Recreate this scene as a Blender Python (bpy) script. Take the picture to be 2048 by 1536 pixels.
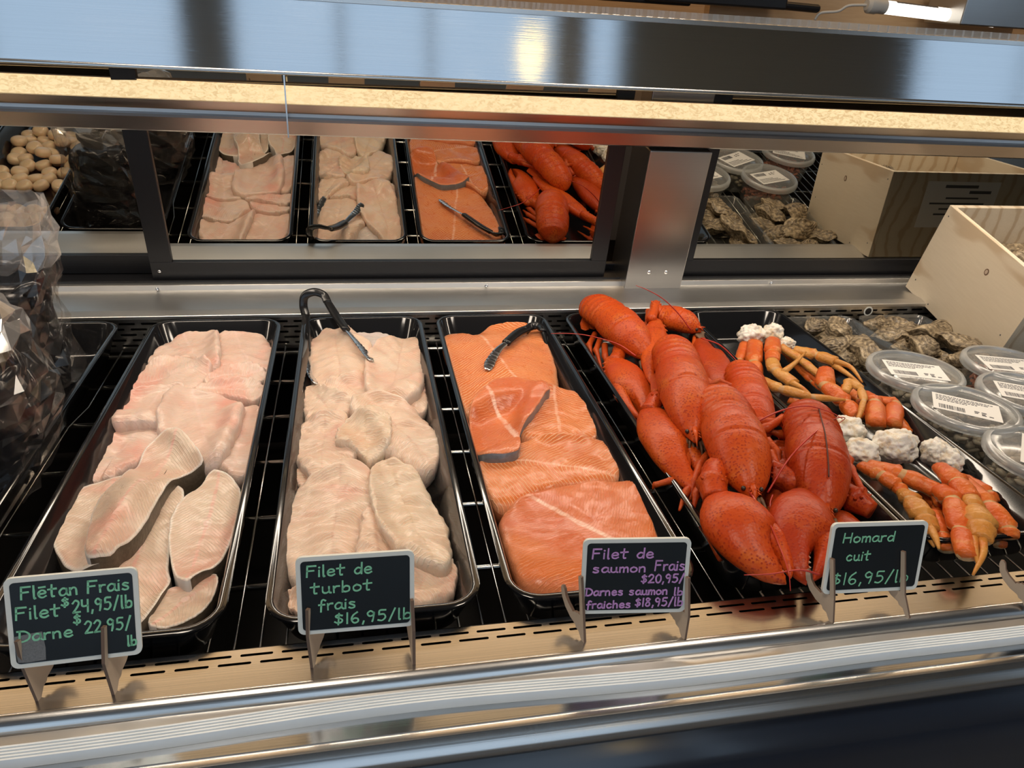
import bpy, bmesh, math, random
import numpy as np
from mathutils import Vector, Matrix, noise as mnoise
for o in list(bpy.data.objects): bpy.data.objects.remove(o)
SC = bpy.context.scene
COL = SC.collection
random.seed(7)
PI = math.pi
V = Vector
# ------------------------------------------------------------------ camera (scene unit: metre; z = 0 is the rim plane of the fish trays)
FPX = 1493.0
def _cam():
    pi_, ya, ro = math.radians(27.35), math.radians(12.825), math.radians(3.87)
    F = V((math.sin(ya)*math.cos(pi_), math.cos(ya)*math.cos(pi_), -math.sin(pi_)))
    R = V((math.cos(ya), -math.sin(ya), 0)); U = R.cross(F)
    return math.cos(ro)*R+math.sin(ro)*U, -math.sin(ro)*R+math.cos(ro)*U, F
CR, CU, CF = _cam()
CO = V((.1014, -1.3089, .5409))
cd = bpy.data.cameras.new('camera'); cam = bpy.data.objects.new('camera', cd); COL.objects.link(cam)
cd.sensor_width = 36; cd.lens = FPX/2048*36; cd.clip_start = .02; cd.clip_end = 60
cam.matrix_world = Matrix(((CR.x, CU.x, -CF.x, CO.x), (CR.y, CU.y, -CF.y, CO.y), (CR.z, CU.z, -CF.z, CO.z), (0, 0, 0, 1)))
SC.camera = cam
SC.view_settings.view_transform = 'Standard'; SC.view_settings.look = 'None'
SC.view_settings.exposure = -0.10; SC.view_settings.gamma = 1.0; SC.view_settings.use_curve_mapping = False
def ray(px, py): return CR*((px-1024)/FPX)-CU*((py-768)/FPX)+CF
def P(px, py, z):                    # the point at height z that the photograph shows at a pixel
    d = ray(px, py); return CO+d*((z-CO.z)/d.z)
def PY(px, py, y):                   # the same on an upright plane
    d = ray(px, py); return CO+d*((y-CO.y)/d.y)
# ------------------------------------------------------------------ sky and lights
W = bpy.data.worlds.new('world'); SC.world = W; W.use_nodes = True
W.node_tree.nodes['Background'].inputs[0].default_value = (.62, .80, 1.0, 1)
W.node_tree.nodes['Background'].inputs[1].default_value = .75
def area(name, loc, target, sx, sy, power, col, portal=False):
    l = bpy.data.lights.new(name, 'AREA'); l.shape = 'RECTANGLE'; l.size = sx; l.size_y = sy; l.energy = power; l.color = col
    o = bpy.data.objects.new(name, l); COL.objects.link(o); o.location = loc
    o.rotation_euler = (V(target)-V(loc)).to_track_quat('-Z', 'Y').to_euler()
    if portal: l.cycles.is_portal = True
    return o
# daylight that comes in through the shop windows behind the customer
for x0, x1 in ((-3.1, -.90), (-.60, 1.40), (1.68, 1.90), (4.2, 6.2)):
    area('daylight_window', ((x0+x1)/2, -3.99, .70), ((x0+x1)/2, 0, .70), x1-x0, 1.95, 3.6*(x1-x0), (.60, .79, 1.0))
# warm light strip of the case, under the canopy
area('case_strip_light', (.45, -.045, .405), (.45, -.40, -.05), 2.6, .03, 7.2, (1.0, .85, .68))
# unseen lamps added over the counter as warm fill for the food
area('fill_lamp_light', (-.3, -1.0, 1.80), (.1, -.40, 0), .5, .5, 12, (1.0, .87, .73))
area('fill_lamp_light', (1.1, -1.0, 1.80), (.9, -.40, 0), .5, .5, 12, (1.0, .87, .73))
# ------------------------------------------------------------------ mesh helpers
class MB:
    def __init__(s): s.v = []; s.f = []; s.m = []; s.uv = {}; s.rim = {}
    def vert(s, p, uv=None):
        s.v.append((p[0], p[1], p[2]))
        if uv is not None: s.uv[len(s.v)-1] = uv
        return len(s.v)-1
    def face(s, idx, m=0): s.f.append(tuple(idx)); s.m.append(m)
    def box(s, lo, hi, m=0, R=None, c=None):
        x0, y0, z0 = lo; x1, y1, z1 = hi
        pts = [(x0,y0,z0),(x1,y0,z0),(x1,y1,z0),(x0,y1,z0),(x0,y0,z1),(x1,y0,z1),(x1,y1,z1),(x0,y1,z1)]
        b = len(s.v)
        for p in pts:
            q = V(p)
            if R is not None: q = R @ q
            if c is not None: q = q+V(c)
            s.v.append(tuple(q))
        for f in ((0,3,2,1),(4,5,6,7),(0,1,5,4),(1,2,6,5),(2,3,7,6),(3,0,4,7)): s.face([b+i for i in f], m)
    def quad(s, a, b, c, d, m=0): i = len(s.v); s.v += [tuple(a), tuple(b), tuple(c), tuple(d)]; s.face((i, i+1, i+2, i+3), m)
    def rings(s, rs, m=0, cap0=True, cap1=True, close=True, uvs=None, mats=None):
        n = len(rs[0]); b = len(s.v)
        for k, r in enumerate(rs):
            for j, p in enumerate(r): s.vert(p, uvs[k][j] if uvs else None)
        for k in range(len(rs)-1):
            for j in range(n if close else n-1):
                j2 = (j+1) % n
                s.face((b+k*n+j, b+k*n+j2, b+(k+1)*n+j2, b+(k+1)*n+j), mats[k] if mats else m)
        if cap0: s.face([b+j for j in range(n)][::-1], mats[0] if mats else m)
        if cap1: s.face([b+(len(rs)-1)*n+j for j in range(n)], mats[-1] if mats else m)
    def loft(s, path, rw, rh, up=(0,0,1), n=14, m=0, mats=None, down=1.0, fn=None, pw=1.0, tan=None):
        rs = []; uvs = []; L = 0
        for k, p in enumerate(path):
            a = V(path[max(k-1,0)]); b_ = V(path[min(k+1,len(path)-1)])
            t = (b_-a)
            t = t.normalized() if t.length > 1e-9 else V((0,1,0))
            if tan is not None: t = V(tan)
            u_ = V(up) if not callable(up) else V(up(k))
            sd = t.cross(u_)
            if sd.length < 1e-4: sd = t.cross(V((.3,1,.2)))
            sd.normalize(); uu = sd.cross(t)
            if k: L += (V(p)-V(path[k-1])).length
            w = rw[k] if not isinstance(rw, (int, float)) else rw
            h = rh[k] if not isinstance(rh, (int, float)) else rh
            r = []; uv = []
            for j in range(n):
                th = 2*PI*j/n; c_, s_ = math.cos(th), math.sin(th)
                if pw != 1.0:
                    c_ = math.copysign(abs(c_)**pw, c_); s_ = math.copysign(abs(s_)**pw, s_)
                q = V(p)+sd*(w*c_)+uu*(h*s_*(down if s_ < 0 else 1))
                if fn: q = fn(q, k, th)
                r.append(q); uv.append((L, th/(2*PI)))
            rs.append(r); uvs.append(uv)
        s.rings(rs, m, uvs=uvs, mats=mats)
    def tube(s, pts, r, n=8, m=0, mats=None): s.loft(pts, r, r, n=n, m=m, mats=mats)
    def lathe(s, prof, c=(0,0,0), n=36, m=0, cap0=False, cap1=False):
        rs = [[(c[0]+r*math.cos(2*PI*j/n), c[1]+r*math.sin(2*PI*j/n), c[2]+z) for j in range(n)] for r, z in prof]
        s.rings(rs, m, cap0, cap1)
    def prism(s, poly, d, m=0, mback=None):      # 3-D outline and an extrusion vector
        n = len(poly); b = len(s.v); d = V(d)
        for p in poly: s.v.append(tuple(p))
        for p in poly: s.v.append(tuple(V(p)+d))
        s.face(range(b, b+n), m); s.face([b+n+i for i in range(n)][::-1], m if mback is None else mback)
        for i in range(n): j = (i+1) % n; s.face((b+i, b+n+i, b+n+j, b+j), m)
    def build(s, name, mats, parent=None, smooth=False, bevel=0, seg=2, sub=0, angle=None, fixn=True):
        me = bpy.data.meshes.new(name)
        me.from_pydata([tuple(p) for p in s.v], [], s.f)
        if not isinstance(mats, (list, tuple)): mats = [mats]
        for m in mats: me.materials.append(m)
        me.polygons.foreach_set('material_index', s.m)
        if s.uv:
            l = me.uv_layers.new(name='uv')
            for lp in me.loops: l.data[lp.index].uv = s.uv.get(lp.vertex_index, (0, 0))
        if s.rim:
            l = me.uv_layers.new(name='rim')
            for lp in me.loops: l.data[lp.index].uv = (s.rim.get(lp.vertex_index, 1.0), 0)
        if fixn:
            bm = bmesh.new(); bm.from_mesh(me); bmesh.ops.recalc_face_normals(bm, faces=bm.faces); bm.to_mesh(me); bm.free()
        if smooth: me.polygons.foreach_set('use_smooth', [True]*len(me.polygons))
        if smooth and angle is not None: me.set_sharp_from_angle(angle=math.radians(angle))
        me.update()
        o = bpy.data.objects.new(name, me); COL.objects.link(o)
        if parent is not None: o.parent = parent
        if bevel:
            md = o.modifiers.new('bevel', 'BEVEL'); md.width = bevel; md.segments = seg; md.limit_method = 'ANGLE'
        if sub:
            md = o.modifiers.new('sub', 'SUBSURF'); md.levels = sub; md.render_levels = sub
        return o
def tag(o, label, cat, group=None, kind=None):
    o['label'] = label; o['category'] = cat
    if group: o['group'] = group
    if kind: o['kind'] = kind
    return o
def thing(name, label, cat, loc=(0,0,0), group=None, rotz=0):
    o = bpy.data.objects.new(name, None); COL.objects.link(o); o.empty_display_size = .02
    o.location = loc; o.rotation_euler = (0, 0, rotz); return tag(o, label, cat, group)
def struct(o): o['kind'] = 'structure'; return o
def keep(o, parent):                 # parent without moving (the mesh is in world coordinates)
    o.parent = parent; o.matrix_parent_inverse = Matrix.Translation(parent.location).inverted() if parent.rotation_euler.z == 0 else (Matrix.Translation(parent.location) @ parent.rotation_euler.to_matrix().to_4x4()).inverted()
    return o
def copy_tree(o, parent=None):
    c = o.copy(); COL.objects.link(c)
    if parent is not None: c.parent = parent
    for ch in list(o.children): copy_tree(ch, c)
    return c
def cr(pts, n=8):                    # Catmull-Rom through 3-D points
    p = [V(q) for q in pts]
    if len(p) == 2: return [p[0].lerp(p[1], i/n) for i in range(n+1)]
    p = [p[0]*2-p[1]]+p+[p[-1]*2-p[-2]]; out = []
    for i in range(1, len(p)-2):
        for k in range(n):
            t = k/n
            out.append(.5*((2*p[i])+(p[i+1]-p[i-1])*t+(2*p[i-1]-5*p[i]+4*p[i+1]-p[i+2])*t*t+(3*p[i]-p[i-1]-3*p[i+1]+p[i+2])*t**3))
    out.append(p[-2]); return out
def lerpl(xs, ys, x):
    return float(np.interp(x, xs, ys))
def nz(x, y, z=0, f=1.0): return mnoise.noise(V((x*f, y*f, z*f)))
# ------------------------------------------------------------------ materials
class NT:
    def __init__(s, name):
        s.mat = bpy.data.materials.new(name); s.mat.use_nodes = True; s.t = s.mat.node_tree; s.t.nodes.clear()
        s.out = s.t.nodes.new('ShaderNodeOutputMaterial')
    def n(s, typ, ins=None, **kw):
        nd = s.t.nodes.new('ShaderNode'+typ)
        for k, v in kw.items(): setattr(nd, k, v)
        for k, v in (ins or {}).items():
            if hasattr(v, 'links') or isinstance(v, bpy.types.NodeSocket): s.t.links.new(v, nd.inputs[k])
            else: nd.inputs[k].default_value = v
        return nd
    def math(s, op, a, b=None, c=None):
        ins = {0: a}
        if b is not None: ins[1] = b
        if c is not None: ins[2] = c
        return s.n('Math', ins, operation=op).outputs[0]
    def mix(s, f, a, b, bt='MIX'):
        nd = s.t.nodes.new('ShaderNodeMix'); nd.data_type = 'RGBA'; nd.blend_type = bt
        for k, v in ((0, f), (6, a), (7, b)):
            if isinstance(v, bpy.types.NodeSocket): s.t.links.new(v, nd.inputs[k])
            else: nd.inputs[k].default_value = v if k == 0 else (tuple(v)+(1,))[:4]
        return nd.outputs[2]
    def ramp(s, f, stops):
        nd = s.n('ValToRGB', {0: f}); e = nd.color_ramp.elements
        while len(e) < len(stops): e.new(.5)
        for el, (p, c) in zip(e, stops): el.position = p; el.color = (c, c, c, 1) if isinstance(c, (int, float)) else tuple(c)+(1,)
        return nd.outputs[0]
    def coord(s, kind='Object', scale=(1,1,1)):
        tc = s.n('TexCoord'); return s.n('Mapping', {0: tc.outputs[kind], 'Scale': scale}).outputs[0]
    def noise(s, vec, scale, detail=3, rough=.5, dist=0.0):
        return s.n('TexNoise', {'Vector': vec, 'Scale': scale, 'Detail': detail, 'Roughness': rough, 'Distortion': dist}).outputs[0]
    def bump(s, h, strength, dist=.002):
        return s.n('Bump', {'Height': h, 'Strength': strength, 'Distance': dist}).outputs[0]
    def bsdf(s, **ins):
        nd = s.n('BsdfPrincipled')
        for k, v in ins.items():
            k = k.replace('_', ' ')
            if isinstance(v, bpy.types.NodeSocket): s.t.links.new(v, nd.inputs[k])
            else: nd.inputs[k].default_value = (tuple(v)+(1,))[:4] if k in ('Base Color', 'Emission Color', 'Specular Tint') else v
        return nd.outputs[0]
    def done(s, sh): s.t.links.new(sh, s.out.inputs[0]); return s.mat
def plain(name, col, rough=.5, metal=0.0, nvar=0.0, nscale=60, bump=0.0, **kw):
    t = NT(name); c = t.coord(); col2 = tuple(max(0, x*(1-nvar)) for x in col)
    f = t.noise(c, nscale, 4)
    cc = t.mix(f, col2, col) if nvar else col
    a = dict(Base_Color=cc, Roughness=rough, Metallic=metal, **kw)
    if bump: a['Normal'] = t.bump(f, bump)
    return t.done(t.bsdf(**a))
def emit(name, col, st):
    t = NT(name); return t.done(t.bsdf(Base_Color=(.8,.8,.8), Emission_Color=col, Emission_Strength=st))
def steel(name, col=(.60, .59, .575), rough=.26, axis='x', bs=.12, var=.10):
    t = NT(name)
    sc = (1.2, 260, 260) if axis == 'x' else (260, 260, 1.2)
    f = t.noise(t.coord('Object', sc), 3.0, 3)
    g = t.noise(t.coord(), 9, 4, .6)
    r = t.math('ADD', t.math('MULTIPLY', g, var), rough-var*.5)
    return t.done(t.bsdf(Base_Color=t.mix(t.math('MULTIPLY', f, .35), col, tuple(x*.72 for x in col)), Metallic=1.0, Roughness=r, Normal=t.bump(f, bs, .0006)))
def slotted(name, rows, x0, period, slot, hw, axis='y', col=(.60,.59,.575), rough=.27, bs=.12):
    # stainless sheet with rows of capsule holes punched right through (seen through them: what lies beneath); rows = [(coordinate, x shift)]
    t = NT(name); tc = t.n('TexCoord'); sp = t.n('SeparateXYZ', {0: tc.outputs['Object']})
    X = sp.outputs[0]; Y = sp.outputs[1 if axis == 'y' else 2]; tot = None
    for yr, sh in rows:
        u = t.math('SUBTRACT', t.math('MODULO', t.math('ADD', X, 50*period-x0-sh), period), period/2)
        du = t.math('MAXIMUM', t.math('SUBTRACT', t.math('ABSOLUTE', u), slot/2-hw), 0.0)
        dv = t.math('SUBTRACT', Y, yr)
        d = t.math('SQRT', t.math('ADD', t.math('MULTIPLY', du, du), t.math('MULTIPLY', dv, dv)))
        k = t.math('LESS_THAN', d, hw); tot = k if tot is None else t.math('MAXIMUM', tot, k)
    f = t.noise(t.coord('Object', (1.2, 260, 260)), 3.0, 3)
    b = t.bsdf(Base_Color=t.mix(t.math('MULTIPLY', f, .35), col, tuple(x*.72 for x in col)), Metallic=1.0, Roughness=rough, Normal=t.bump(f, bs, .0006))
    tr = t.n('BsdfTransparent').outputs[0]
    return t.done(t.n('MixShader', {0: tot, 1: b, 2: tr}).outputs[0])
def film(name, tint=(1,1,1), gl=.25, rough=.08, bump=.0, scale=40, haze=.06, hcol=(.9,.9,.88), pw=2.0, fr=.8):
    # thin clear plastic: see-through, with sharp reflections and a little milkiness
    t = NT(name); kw = {}
    if bump:
        v = t.n('TexVoronoi', {'Vector': t.coord(), 'Scale': scale}, feature='DISTANCE_TO_EDGE').outputs[0]
        n2 = t.noise(t.coord(), scale*.6, 5, .6, .8)
        kw['Normal'] = t.bump(t.math('ADD', t.math('MULTIPLY', v, 1.5), n2), bump, .012)
    g = t.n('BsdfGlossy', dict({'Color': (1,1,1,1), 'Roughness': rough}, **kw)).outputs[0]
    d = t.n('BsdfDiffuse', {'Color': tuple(hcol)+(1,)}).outputs[0]
    tr = t.n('BsdfTransparent', {'Color': tuple(tint)+(1,)}).outputs[0]
    lw = t.n('LayerWeight', dict({'Blend': .25}, **kw)).outputs[1]
    fac = t.math('MINIMUM', t.math('ADD', t.math('MULTIPLY', t.math('POWER', lw, pw), fr), gl*.25), 1.0)
    a = t.n('MixShader', {0: haze, 1: tr, 2: d}).outputs[0]
    return t.done(t.n('MixShader', {0: fac, 1: a, 2: g}).outputs[0])
M = {}
M['steel'] = steel('brushed_steel')
M['sill'] = steel('sill_steel', (.72, .71, .69), .40, 'x', .08)
M['steel_dark'] = steel('brushed_steel_dark', (.46, .45, .44), .30)  # darker base colour, same brushing
M['canopy'] = steel('canopy_steel', (.52, .54, .56), .07, 'x', .07, .03)
M['wire'] = plain('wire_chrome', (.62, .61, .58), .22, 1.0)
M['screw'] = plain('screw_steel', (.75, .75, .75), .18, 1.0)
M['black_frame'] = plain('black_anodised', (.012, .012, .014), .38, 0.0, .3, 200)
M['tray'] = plain('black_tray_plastic', (.008, .008, .009), .13, 0.0, .2, 30, Coat_Weight=.4, Coat_Roughness=.05)
M['well'] = plain('dark_well', (.012, .010, .009), .32, 0.0, .3, 20)
t = NT('tinted_mirror'); M['mirror'] = t.done(t.bsdf(Base_Color=(.50, .475, .42), Metallic=1.0, Roughness=.012))
M['navy'] = plain('navy_enamel', (.010, .016, .030), .22, 0.0, .25, 8, Coat_Weight=.5, Coat_Roughness=.12)
M['white_trim'] = plain('white_vinyl', (.84, .91, .96), .38, 0.0, .12, 30)  # white vinyl; the blue of reflected daylight is put into its colour
M['rib'] = film('clear_ribbed_plastic', (.80, .84, .88), .5, .12, 0, 40, .22, (.8,.85,.9))
M['black_rubber'] = plain('black_grip', (.012, .012, .013), .22, 0.0, .2, 90)
M['tan_ply'] = plain('tan_plywood', (.55, .43, .32), .6, 0.0, .18, 40)
M['ply_edge'] = plain('plywood_edge', (.16, .10, .07), .7)
M['board'] = plain('black_slate_board', (.008, .012, .016), .30, 0.0, .3, 50)
M['board_rim'] = plain('white_board_rim', (.72, .74, .70), .5, 0.0, .06, 90)
M['chalk_green'] = plain('mint_marker', (.27, .70, .44), .6, 0.0, .35, 260)
M['chalk_violet'] = plain('violet_marker', (.66, .34, .74), .6, 0.0, .35, 260)
M['smudge'] = plain('rubbed_grey', (.22, .23, .24), .8, 0.0, .6, 900)
M['paper'] = plain('white_label_paper', (.80, .78, .74), .6)
M['ink'] = plain('label_ink', (.10, .10, .11), .7)
M['clear'] = film('clear_tub_plastic', (.94, .94, .92), .25, .09, 0, 40, .04, (.9,.9,.88), 3.0)
M['lid'] = film('frosted_lid_plastic', (.88, .89, .88), .35, .18, 0, 40, .18, (.72,.73,.73), 3.0)
M['lidrim'] = film('frosted_lid_rim', (.84, .85, .85), .35, .22, 0, 40, .34, (.72,.74,.74), 3.0)
M['bag'] = film('crinkled_bag_film', (.93, .91, .89), .16, .07, 0, 30, .022, (.72,.68,.66), 2.4, .55)
M['bagtop'] = film('bag_mouth_film', (.94, .92, .90), .40, .08, 0, 26, .17, (.82,.78,.75), 1.8)
# ------------------------------------------------------------------ the shop round the case
FL = -.95; CE = 2.0
def slab_box(name, lo, hi, mat):
    b = MB(); b.box(lo, hi); return struct(b.build(name, mat))
M['floor'] = plain('grey_floor', (.22, .21, .20), .4, 0, .3, 3)
M['wall_paint'] = plain('shop_wall', (.62, .66, .62), .6, 0, .1, 2)
M['wall_grey'] = plain('shop_wall_pale', (.42, .42, .40), .7, 0, .1, 2)
M['ceil'] = plain('ceiling_board', (.30, .31, .31), .6, 0, .25, 3)
slab_box('floor', (-3.5, -4.2, FL-.1), (6.5, 2.7, FL), M['floor'])
slab_box('ceiling', (-3.5, -4.2, CE), (6.5, 2.7, CE+.1), M['ceil'])
slab_box('wall_left', (-3.6, -4.2, FL), (-3.5, 2.7, CE), M['wall_grey'])
slab_box('wall_right', (6.5, -4.2, FL), (6.6, 2.7, CE), M['wall_grey'])
b = MB()                                                        # the shop front: sill, head and the piers between the windows
b.box((-3.5, -4.2, FL), (6.5, -4.0, -.35)); b.box((-3.5, -4.2, 1.75), (6.5, -4.0, CE))
for x0, x1 in ((-3.5, -3.2), (-.86, -.63), (1.93, 4.15), (6.3, 6.5)): b.box((x0, -4.2, -.35), (x1, -4.0, 1.75))
struct(b.build('wall_front', M['wall_paint']))
M['mull'] = plain('window_mullion', (.62, .66, .70), .4)
M['cream'] = plain('cream_mullion', (.75, .70, .55), .5)
M['pane'] = film('window_glass', (.96, .98, 1.0), .3, .02, 0, 40, .0)
for k, (x0, x1, mx) in enumerate(((-3.2, -.86, (-2.0,)), (-.63, 1.93, (.05, .62)), (4.15, 6.3, (5.2,)))):
    b = MB()
    for x in (x0, x1-.05): b.box((x, -4.12, -.35), (x+.05, -4.06, 1.75))
    for z in (-.35, 1.70): b.box((x0+.05, -4.12, z), (x1-.05, -4.06, z+.05))
    for x in mx: b.box((x-.03, -4.12, -.30), (x+.03, -4.06, 1.70))
    w = struct(b.build('window_%d' % (k+1), M['mull']))
    b = MB(); b.quad((x0, -4.09, -.35), (x1, -4.09, -.35), (x1, -4.09, 1.75), (x0, -4.09, 1.75)); b.build('window_pane', M['pane'], w)
b = MB(); b.box((1.44, -4.0, -.35), (1.64, -3.96, 1.75)); struct(b.build('trim_1', M['cream']))
t = NT('back_wall_wood')
f = t.noise(t.coord('Object', (1.5, 1, 30)), 5, 5, .6, .6)
M['wood_wall'] = t.done(t.bsdf(Base_Color=t.mix(f, (.40, .25, .13), (.62, .43, .25)), Roughness=.5))
slab_box('wall_back', (-3.5, 2.6, FL), (6.5, 2.7, CE), M['wood_wall'])
# pendant lamp of the shop, added fill lamps, glowing stand-ins for lit ceiling wood
def pendant(x, y, z, label):
    o = thing('pendant_lamp', label, 'lamp', (x, y, z), 'pendant lamps before the counter')
    b = MB(); b.lathe([(.012, -.13), (.030, -.09), (.048, -.03), (.060, .04), (.066, .10), (.064, .10), (.045, -.03), (.010, -.125)], n=28)
    b.build('lamp_shade', emit('amber_glass_glow', (1.0, .72, .32), 5.0), o, True)
    b = MB(); b.tube([(0, 0, .10), (0, 0, CE-z)], .006, 8); b.lathe([(.001, .12), (.03, .12), (.03, .09), (.001, .09)], n=16); b.build('cord', M['black_frame'], o, True)
    return o
pendant(1.05, -3.0, .88, 'amber glass pendant lamp hanging before the shop windows')
for x, side in ((-.3, 'left of the counter middle'), (1.1, 'right of the counter middle')):
    o = thing('fill_lamp', 'added square fill lamp on the ceiling over the counter, '+side, 'lamp', (x, -1.0, CE), 'added fill lamps over the counter')
    b = MB(); b.box((-.28, -.28, -.06), (.28, .28, 0)); b.build('lamp_housing', M['mull'], o)
    b = MB(); b.box((-.25, -.25, -.07), (.25, .25, -.06)); b.build('lamp_diffuser', emit('warm_panel', (1, .80, .58), 4), o)
M['panelglow'] = emit('lit_ceiling_glow', (1.0, .63, .30), 1.30)  # added glow in place of a brightly lit wood ceiling, reflected in the steel
for x0, x1, y0, y1, lab in ((-3.2, -1.1, .58, .765, 'narrow glowing stand-in for lit ceiling wood, leftmost of the front row'), (-.99, -.84, .58, .765, 'shortest glowing stand-in for lit ceiling wood in the front row'), (-.78, -.15, .58, .765, 'narrow glowing stand-in for lit ceiling wood in the front row, left of the big gap'),
        (.26, .95, .58, .765, 'narrow glowing stand-in for lit ceiling wood in the front row, right of the big gap'), (1.12, 1.335, .58, .765, 'second shortest glowing stand-in for lit ceiling wood in the front row'), (1.375, 2.01, .58, .765, 'narrow glowing stand-in for lit ceiling wood above the crate end'), (2.08, 2.37, .58, .765, 'third shortest glowing stand-in for lit ceiling wood in the front row'), (2.43, 4.5, .58, .765, 'narrow glowing stand-in for lit ceiling wood, rightmost of the front row'),
        (-3.2, -.13, .99, 2.3, 'broad glowing stand-in for lit ceiling wood at the left over the back counter'), (.10, 2.85, .99, 2.3, 'broad glowing stand-in for lit ceiling wood over the middle of the back counter'), (3.2, 5.5, .99, 2.3, 'broad glowing stand-in for lit ceiling wood at the right over the back counter')):
    o = thing('ceiling_glow', lab, 'glowing panel', ((x0+x1)/2, (y0+y1)/2, CE), 'glowing stand-ins for the lit ceiling')
    b = MB(); b.box((x0, y0, CE-.02), (x1, y1, CE-.0005)); keep(b.build('glow_face', M['panelglow']), o)
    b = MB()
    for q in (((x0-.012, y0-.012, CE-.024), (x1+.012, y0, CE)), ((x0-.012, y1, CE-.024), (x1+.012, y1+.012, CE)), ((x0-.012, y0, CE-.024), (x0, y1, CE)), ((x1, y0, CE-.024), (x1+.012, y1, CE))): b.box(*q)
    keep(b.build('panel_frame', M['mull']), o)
# ------------------------------------------------------------------ display case
X0, X1 = -1.0, 2.1
def yv(v, z, x=1024): return P(x, v, z).y
case = thing('display_case', 'long stainless steel seafood display case with slotted ledge and navy front', 'display case', (.5, -.3, FL))
def cp(b, name, mat, **kw):
    o = b.build(name, mat, None, **kw); keep(o, case); return o
def strip(prof, x0=X0, x1=X1, nx=1, fn=None):
    b = MB(); n = len(prof)
    for i in range(nx+1):
        x = x0+(x1-x0)*i/nx
        for k, (y, z) in enumerate(prof):
            p = (x, y, z)
            b.vert(fn(p, k) if fn else p)
    for i in range(nx):
        for k in range(n-1): b.face((i*n+k, i*n+k+1, (i+1)*n+k+1, (i+1)*n+k))
    return b
ZL = -.02
M['ledge'] = slotted('slotted_ledge_steel', [(-.7735, .0), (-.7830, .0185)], -.06, .0372, .0295, .0015, rough=.20, bs=.06)
b = strip([(-.764, ZL-.03), (-.764, ZL-.001), (-.766, ZL), (-.8135, ZL)]); o = cp(b, 'slotted_ledge', M['ledge'], smooth=False)
# rounded steel lip in front of the ledge, vinyl bumper, channel, rolled bar, navy panel
def arc(c, r, a0, a1, n): return [(c[0]+r*math.cos(math.radians(a0+(a1-a0)*i/n)), c[1]+r*math.sin(math.radians(a0+(a1-a0)*i/n))) for i in range(n+1)]
y1 = yv(1316, ZL); yl = yv(1349, -.027)
cp(strip([(y1, ZL-.006), (y1, ZL), (y1-.001, ZL+.0008)]+[(y1-.001+(yl-y1+.001)*math.sin(math.radians(a)), ZL-.0125+.0133*math.cos(math.radians(a))) for a in range(8, 100, 8)]+[(yl, -.042)]), 'ledge_lip', M['steel'], smooth=True, angle=50)
def wave(p, k):
    if k in (0, ): return p
    a = .0035*(math.sin(p[0]*6.3+1.0)+.6*math.sin(p[0]*13.1)+.4*nz(p[0], 3.3, 0, 5))
    return (p[0], p[1]+a, p[2])
ya, yb_, yc, yd = yv(1350, -.030), yv(1370, -.031), yv(1398, -.033), yv(1424, -.037)
cp(strip([(ya, -.034), (ya-.001, -.030), (yb_, -.031)], nx=90, fn=wave), 'bumper_seat', M['sill'], smooth=True, angle=50)
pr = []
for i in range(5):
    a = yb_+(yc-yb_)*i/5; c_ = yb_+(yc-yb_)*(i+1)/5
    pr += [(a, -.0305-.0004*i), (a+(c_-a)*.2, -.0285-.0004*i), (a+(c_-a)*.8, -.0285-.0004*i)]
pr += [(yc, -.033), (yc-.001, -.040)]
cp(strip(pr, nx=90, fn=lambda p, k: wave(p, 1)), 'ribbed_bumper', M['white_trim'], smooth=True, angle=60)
ye = yv(1443, -.040)
cp(strip([(yc+.008, -.040), (ye-.004, -.0405)]), 'channel', steel('channel_steel', (.55, .58, .61), .15, 'x', .05, .04), smooth=False)
yf_ = yv(1500, -.062)
cp(strip([(ye, -.045), (ye, -.036), (ye-.004, -.0335), (ye-.010, -.0345), (yf_+.008, -.052), (yf_+.002, -.058), (yf_, -.066), (yf_+.004, -.075)]), 'rolled_bar', M['steel'], smooth=True, angle=60)
cp(strip([(yf_+.010, -.070), (yf_-.004, -.085), (yf_-.014, -.10), (yf_-.018, -.12), (yf_-.016, -.16), (yf_-.016, FL+.12), (yf_+.05, FL+.12), (yf_+.05, FL)]), 'front_panel', M['navy'], smooth=True, angle=60)
# well under the rack
b = MB(); b.box((X0, -.80, -.30), (X1, .05, -.29)); b.quad((X0, -.764, ZL-.03), (X1, -.764, ZL-.03), (X1, -.764, -.30), (X0, -.764, -.30))
b.quad((X0, -.80, -.3), (X0, .05, -.3), (X0, .05, 0), (X0, -.80, 0)); b.quad((X1, -.80, -.3), (X1, .05, -.3), (X1, .05, 0), (X1, -.80, 0))
cp(b, 'cold_well', M['well'])
# slotted back panel and sill
M['backpanel'] = slotted('slotted_back_steel', [(-.012, 0), (-.0225, .0185), (-.033, 0), (-.0435, .0185), (-.054, 0)], -.06, .0372, .027, .0020, 'z')
YB = .012
cp(strip([(YB, -.066), (YB, -.004)]), 'slotted_back_panel', M['backpanel'])
cp(strip([(YB+.03, -.30), (YB+.03, -.02)]), 'plenum', M['well'])
cp(strip([(YB, -.004), (YB, .0012), (YB+.0008, .0020), (.029, .0062), (.031, .0064), (.075, .0064), (.1265, .0064), (.1285, .0068), (.1325, .0150), (.1340, .0158), (.150, .0158)]), 'rear_sill', M['sill'], smooth=True, angle=14)
b = MB()
for q in ((-.271, .0110), (.360, .0110), (1.004, .0110)):
    b.lathe([(.0005, .0), (.0028, -.0006), (.0034, -.0018), (.0034, -.003)][::1], (0, 0, 0), 14)
    n = 14*4
    for i in range(len(b.v)-n, len(b.v)):
        x, y, z = b.v[i]; b.v[i] = (q[0]+x, .1285-z*0-.0+(-.0022-z)*-1-.002, q[1]+y)
cp(b, 'sill_screws', M['screw'], smooth=True)
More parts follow.
